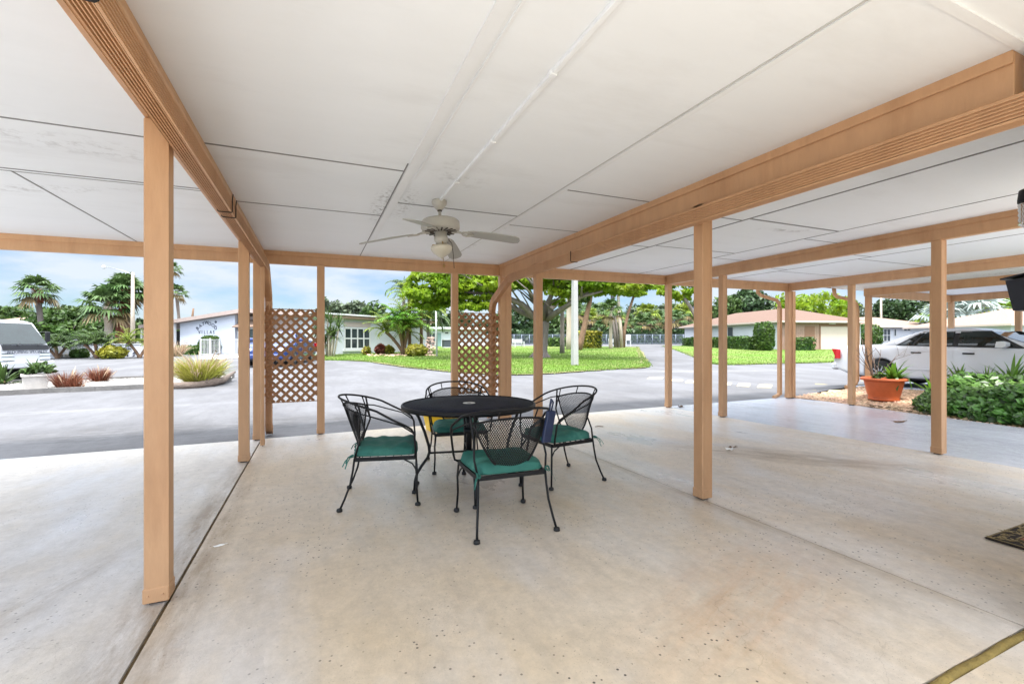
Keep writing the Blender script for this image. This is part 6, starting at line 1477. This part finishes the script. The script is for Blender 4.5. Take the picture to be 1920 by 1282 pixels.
# ------------------------------------------------------------------ the rest of the lawn
q = at(1077.5, 686); o = empty('light_pole', q, 0, 'white square concrete light pole on the middle lawn', 'light pole'); kk = mpp(q)
b = MB(); b.loft([[(sx*w_, sy*w_, z) for sx, sy in ((-1, -1), (1, -1), (1, 1), (-1, 1))] for w_, z in ((5.2*kk, -.2), (4.2*kk, 170*kk))], 0, False); b.build('pole', mat('pale_concrete_pole', S(158, 156, 152), rough=.85, var=.08, vscale=3), o); b = MB(); b.box(-.25, .25, -.12, .12, 170*kk, 170*kk+.18, 0, .03); b.build('lamp_head', M['alloy'], o)
def lawn_palm(px, py, ytop, wpx, label, bark, sd2, lean=0, R=1.7, lm='leaf_palm', group='palms on the middle lawn'):
    bs = at(px, py); d = dep(bs); kq = d/CAM_F; return fan_palm('sabal_palm', bs, (py-ytop)*kq, R, label, sd2, wpx/2*kq, (lean*kq, 0), 26, lm, bark, group)
lawn_palm(1054, 663, 520, 8, 'grey-trunked palm just left of the light pole', 'bark', 301)
lawn_palm(1068, 656, 500, 12, 'stout brown-and-white palm trunk behind the light pole', 'bark_pale', 302)
lawn_palm(1145, 654, 583, 6, 'short palm with a pale brown trunk in front of the fence', 'bark_pale', 303, R=1.6)
def lean_tree(px, py, pts, wpx, label, bark, sd2, cr, lm='leaf_mid', group='slim trees on the middle lawn'):
    bs = at(px, py); d = dep(bs); kq = d/CAM_F; rt = empty('tree', bs, 0, label, 'tree', group); t = MB(); P = [pt(x, y, d)-bs for x, y in pts]
    t.tube(P, [wpx/2*kq*(1.15-.5*i/(len(P)-1)) for i in range(len(P))], 8); t.build('trunk', M[bark], rt); b = MB()
    for (x, y, w_, h_) in cr: crown(b, pt(x, y, d)-bs, (w_/2*kq, w_/2*kq*.7, h_/2*kq), 22, 30, .3, sd2+int(x), .3, .4, .26)
    b.build('crown', M[lm], rt)
lean_tree(1085, 657, [(1085, 659), (1089, 640), (1095, 615), (1100, 590), (1106, 565), (1110, 540)], 11, 'brown tree leaning right just beside the light pole', 'bark_brown', 311, [(1108, 545, 60, 36), (1090, 560, 40, 22)])
for i, (px, pts, wp_, bk, lab) in enumerate(((1154, [(1154, 652), (1152, 620), (1148, 590), (1146, 540)], 5, 'bark', 'dark slim trunk, leftmost of the trunk clump on the lawn'), (1159, [(1159, 652), (1156, 610), (1151, 580), (1150, 530)], 5, 'bark', 'grey slim trunk second in the clump'), (1166, [(1166, 652), (1163, 610), (1160, 575), (1158, 530)], 7, 'bark_pale', 'whitest straight trunk in the clump'), (1169, [(1169, 652), (1171, 620), (1177, 590), (1186, 562), (1192, 545)], 6, 'bark_brown', 'brown trunk leaning right out of the clump'))):
    lean_tree(px, 652, pts, wp_, lab, bk, 320+i*9, [(pts[-1][0], pts[-1][1]+4, 50, 26)], 'leaf_lime' if i > 1 else 'leaf_mid')
lean_tree(1319, 651, [(1319, 651), (1316, 625), (1308, 600), (1294, 575), (1280, 555)], 9, 'bright tree whose crown shows left of the near right post', 'bark', 371, [(1268, 552, 60, 46), (1298, 545, 60, 44), (1250, 548, 40, 28)], 'leaf_lime')
hedge_box('hedge', at(1088, 653), at(1118, 652.5), 2.0, 31*mpp(at(1103, 653)), 'tall yellow-green clipped hedge behind the leaning tree', 51, 'leaf_yel', leaf=.22, dens=55)
bs = at(1040, 651); hedge_box('hedge', at(1030, 650), at(1062, 650), 2.0, 16*mpp(bs), 'low rough green hedge behind the stout palm trunk', 52, 'leaf_hedge', leaf=.22, dens=40)
# chain link fence
fA, fB = far(935, 63.5), far(1310, 63.5); fe = empty('chain_link_fence', fA, 0, 'grey chain link fence along the back of the lawns', 'fence'); of = fA; ln = (fB-fA); n = 26; H = 18*63.5/CAM_F
b = MB(); 
for i in range(150):
    p = fA+ln*i/150
    for sg in (0, 1): b.bar(p+ln*(0 if sg else 1)/150*2+Vector((0, 0, .05)), p+ln*(1 if sg else 0)/150*2+Vector((0, 0, H)), .035, .02)
for z in (.1, H): b.bar(fA+Vector((0, 0, z)), fB+Vector((0, 0, z)), .06, .06)
fen = mat('grey_wire', S(120, 128, 140), rough=.6, metal=.3); b.build('mesh', fen, fe, of)
for i in range(n+1): p = fA+ln*i/n; b = MB(); b.tube([p+Vector((0, 0, -.2)), p+Vector((0, 0, H+.05))], .05, 6); b.build('post', fen, fe, of)
bench(at(970, 651), R_(8), 'whitepaint', 'white bench on the lawn left of the shade tree', 1.35, 'white benches near the fence')
bench(at(1030, 649.5), R_(-20), 'whitepaint', 'white bench just right of the shade tree trunk by the fence', 1.35, 'white benches near the fence')
bench(at(1149, 650), R_(0), 'whitepaint', 'white bench behind the slim trunk clump', 1.2, 'white benches near the fence')
q = at(1178, 649.5); k = mpp(q); o = empty('notice_board', q, R_(5), 'white notice board on two posts beside the path', 'sign'); b = MB(); b.box(-6*k, 6*k, -.04, .04, 11*k, 22*k, 0, .02); b.build('board', M['whitepaint'], o)
for sx in (-1, 1): b = MB(); b.box(sx*5.5*k-.05, sx*5.5*k+.05, -.04, .04, 0, 11*k); b.build('post', M['whitepaint'], o)
# palms and trees massed behind the fence
r = random.Random(91); r5 = ['pale', 'shaggy', 'dark', 'broad', 'thin', 'golden']
spots = [(1085, 588), (1108, 600), (1122, 586), (1136, 604), (1128, 618), (1150, 598), (1172, 606), (1190, 596), (1205, 610), (1216, 590), (1230, 600), (1246, 588), (1262, 602), (1276, 590), (1288, 610), (1200, 622), (1160, 622)]
proto = {}
for i, (px, py) in enumerate(spots):
    d = 67+3.5*(i % 4); bs = far(px, d); h = zat(py, d)-bs.z; 
    lm = ('leaf_palm', 'leaf_palm_y', 'leaf_palm', 'leaf_grey')[i % 4]
    fan_palm('sabal_palm', bs, h, 2.3, 'sabal palm in the thicket behind the chain link fence', 400+i, .2, (r.uniform(-.4, .4), 0), 26, lm, 'bark', 'palm thicket behind the fence', dry=6)
for (px, yt, w_, d, lm, lab, sd2) in ((975, 574, 70, 69, 'leaf_dark', 'round dark green tree behind the fence left of the shade tree', 61), (940, 590, 60, 72, 'leaf_mid', 'green tree seen beside the right lattice, behind the fence', 62), (1050, 590, 60, 74, 'leaf_mid', 'green tree filling the gap between the shade tree and the stout palm', 63), (1110, 570, 70, 84, 'leaf_dark', 'dark tree far behind the palm thicket, left', 64), (1200, 568, 60, 86, 'leaf_dark', 'dark pine-like tree behind the palm thicket', 65), (1255, 570, 70, 84, 'leaf_mid', 'green tree behind the right end of the palm thicket', 66), (880, 588, 80, 66, 'leaf_dark', 'dark tree behind the flat-roofed house seen through the right lattice', 67), (840, 578, 60, 68, 'leaf_dark', 'dark green tree right of the flagpole, above the flat roof', 68), (800, 575, 60, 70, 'leaf_mid', 'green tree behind the lawn-bed palms', 69), (1010, 600, 60, 78, 'leaf_mid', 'green tree directly behind the shade tree trunk', 70)): ftree(px, yt, w_, d, lab, lm, sd2, group='trees behind the fence', size=.38, ncl=60, nl=36)
for j in range(2):
    pass
hedge_box('hedge', far(945, 66.5), far(1300, 66.5), 2.5, 2.0, 'dark continuous undergrowth right behind the chain link fence', 71, 'leaf_dark', leaf=.5, dens=9)
M['blueroof'] = mat('blue_awning', S(20, 92, 160), rough=.6)
q = far(1262, 80); o = empty('slide_tower', q, 0, 'blue play structure showing through the palms behind the fence', 'play structure'); k = 80/CAM_F
b = MB(); b.box(-7*k, 6*k, -.6, .6, 2.4, 4.2, 0, .1); b.build('panel', M['blueroof'], o)
for sx in (-1, 1): b = MB(); b.box(sx*6*k-.1, sx*6*k+.1, -.5, -.3, -.2, 4.4); b.build('post', M['whitepaint'], o)
q = far(1298, 88); o = empty('blue_roofed_building', q, 0, 'distant building with a pointed blue roof above the palms', 'building'); b = MB(); b.box(-1.6, 1.6, -2, 2, -.3, zat(584, 88)-q.z); b.build('wall', M['pinkwall'], o); b = MB(); z0 = zat(584, 88)-q.z; b.loft([[(sx*w_, sy*w_, z) for sx, sy in ((-1, -1), (1, -1), (1, 1), (-1, 1))] for w_, z in ((2.6, z0), (.1, z0+1.3))], 0, False); b.build('roof', M['blueroof'], o)

# ------------------------------------------------------------------ right-hand houses: hedges and trees
q0 = pt(1414, 640, 41.2); q1 = pt(1286, 640, 55.5); hedge_box('hedge', (q0.x, q0.y, terr(q0.x, q0.y)), (q1.x, q1.y, terr(q1.x, q1.y)), 1.0, 1.08, 'long low clipped hedge along the white side of the garage house', 81, leaf=.15, dens=75)
q0 = far(1432, 40); k = 40/CAM_F; round_shrub('topiary', q0, 17*k, 50*k+.1, 'tall dome-clipped bush at the corner of the garage house', 82, leaf=.14, n=2200, shape=4)
q0 = far(1484, 40.6); q1 = far(1521, 40.6); hedge_box('hedge', q0, q1, 1.1, 1.12, 'short clipped hedge in front of the brown siding', 83, leaf=.14, dens=90)
q0 = far(1622, 46); k = 46/CAM_F; round_shrub('topiary', q0, 25*k, 44*k, 'big round-topped clipped bush between the two roofed houses', 84, leaf=.16, n=2200, shape=4)
for (px, yt, w_, d, lm, lab, sd2, ncl) in ((1368, 556, 80, 68, 'leaf_mid', 'leafy tree above the left slope of the brown roof', 91, 70), (1345, 575, 50, 74, 'leaf_palm_y', 'yellowish tree at the far left end of the brown roof', 92, 40), (1420, 553, 70, 66, 'leaf_dark', 'dark tree behind the peak of the brown roof', 93, 60), (1392, 540, 60, 80, 'leaf_dark', 'tall dark tree touching the fascia above the brown roof', 94, 60), (1530, 545, 130, 66, 'leaf_lime', 'wide lime-green tree behind the garage house', 95, 110), (1590, 560, 80, 70, 'leaf_grey', 'grey-green tree right of the lime-green one', 96, 60), (1470, 556, 60, 70, 'leaf_lime', 'lime-green tree left part behind the roof peak', 97, 40), (1665, 556, 60, 72, 'leaf_dark', 'dark pine-like tree right of the utility pole', 98, 60), (1720, 552, 90, 70, 'leaf_dark', 'broad dark tree behind the weathered roof', 99, 80), (1745, 575, 60, 64, 'leaf_lime', 'light green tree beside the silver palm', 100, 50), (1885, 553, 90, 62, 'leaf_lime', 'bright green tree at the right edge behind the black mailbox', 101, 70), (1830, 560, 90, 76, 'leaf_mid', 'green tree behind the silver palm', 102, 60), (1950, 560, 90, 66, 'leaf_mid', 'green tree outside the right edge', 103, 40), (1300, 560, 60, 82, 'leaf_mid', 'green tree behind the near right post', 104, 50)):
    if px < 1930: ftree(px, yt, w_, d, lab, lm, sd2, group='trees behind the right-hand houses', size=.38, ncl=ncl, nl=38)
for (px, yt, L_, lab, sd2) in ((1812, 590, 4.2, 'silver-blue fan palm behind the sedan roof', 501), (1775, 597, 3.2, 'smaller silver fan palm left of the big silver one', 502)):
    d = 52; bs = far(px, d); fan_palm('silver_palm', bs, zat(yt, d)-bs.z, L_, lab, sd2, .28, (0, 0), 26, 'leaf_silver', 'bark', 'silver palms', dry=0)
q = far(1652, 66); b = MB(); b.tube([(0, 0, -.2), (0, 0, zat(545, 66)-q.z)], [.16, .12], 8); o = b.build('utility_pole', M['bark_pale']); o.location = q; tag(o, 'slim grey utility pole rising behind the weathered roof', 'utility pole')
# yellow planter behind the table
q = (1.86, 6.72); z = floor_z(q[1]); o = empty('planter', (*q, z), R_(4), 'yellow plastic planter trough standing behind the table at the right lattice', 'planter')
M['yellowpl'] = mat('yellow_plastic', S(232, 190, 30), rough=.45)
b = MB(); b.loft([[(sx*a, sy*c, zz) for sx, sy in ((-1, -1), (1, -1), (1, 1), (-1, 1))] for a, c, zz in ((.30, .10, 0), (.34, .13, .22), (.36, .145, .22), (.36, .145, .25), (.33, .12, .25), (.32, .115, .2))], 0, False); b.build('trough', M['yellowpl'], o)
o = empty('potted_plant', (*q, z+.2), 0, 'thin leafy plant growing from the yellow planter trough', 'plant'); b = MB(); r = random.Random(12); t = MB()
for i in range(7):
    x = r.uniform(-.25, .25); h = r.uniform(.08, .26); t.tube([(x, 0, 0), (x*1.1, .02, h)], .006, 5)
    for j in range(7): leafquad(b, Vector((x*1.1+r.uniform(-.06, .06), r.uniform(-.05, .05), h*r.uniform(.4, 1.1))), rdir(r), r.uniform(.025, .05), r)
t.build('stems', M['leaf_mid'], o); b.build('leaves', M['leaf_brom'], o)
# ------------------------------------------------------------------ grass blades along the lawns
b = MB(); r = random.Random(15)
def blades(poly, n, bias):
    xs2 = [p[0] for p in poly]; ys2 = [p[1] for p in poly]; k = 0; tries = 0
    while k < n and tries < n*60:
        tries += 1; x = r.uniform(min(xs2), max(xs2)); y = r.uniform(min(ys2), max(ys2)); d = dep((x, y))
        if d > 46 or r.random() > (22.0/d)**2 or not inside(x, y, poly): continue
        k += 1; z = terr(x, y)+.03; h = r.uniform(.04, .10); a = r.random()*6.28; u = Vector((math.cos(a), math.sin(a), 0))*r.uniform(.012, .02); l = Vector((r.uniform(-.05, .05), r.uniform(-.05, .05), h)); p = Vector((x, y, z)); b.tri(p-u, p+u, p+l)
def edge_blades(line, n):
    for i in range(n):
        j = r.randrange(len(line)-1); t = r.random(); p, q_ = Vector((*line[j][:2], 0)), Vector((*line[j+1][:2], 0)); s_ = p+(q_-p)*t+Vector((r.gauss(0, .09), r.gauss(0, .09), 0)); s_.z = terr(s_.x, s_.y); a = r.random()*6.28; u = Vector((math.cos(a), math.sin(a), 0))*.018
        b.tri(s_-u, s_+u, s_+Vector((r.uniform(-.07, .07), r.uniform(-.07, .07), r.uniform(.04, .12))))
blades(lawn_mid, 42000, 1); blades(lawn_right, 16000, 1); edge_blades(front, 9000); edge_blades(fr2, 4000)
tag(b.build('grass', M['grassblade']), 'short green grass growing over both lawns', 'grass', None, 'stuff')
# bare sandy patches where the grass meets the road
M['sandy'] = mat('bare_sandy_edge', S(118, 112, 74), rough=1, var=.3, vscale=3, bump=.6, bscale=30)
def fringe(line, wd, seed):
    r = random.Random(seed); bb = MB(); P = [Vector((p[0], p[1], 0)) for p in line]; n0 = None
    for i, p in enumerate(P):
        t = (P[min(i+1, len(P)-1)]-P[max(i-1, 0)]).normalized(); u = Vector((t.y, -t.x, 0)); a = p+u*wd*r.uniform(.1, .9); c = p-u*wd*r.uniform(.3, 1.1)
        bb.v += [(a.x, a.y, terr(a.x, a.y)+.042), (c.x, c.y, terr(c.x, c.y)+.042)]
    for i in range(len(P)-1): bb.face((2*i, 2*i+1, 2*i+3, 2*i+2), 0, True)
    struct('lawn_edge', bb, M['sandy'])
fringe(front[12:], .32, 3); fringe(fr2[4:], .2, 4)
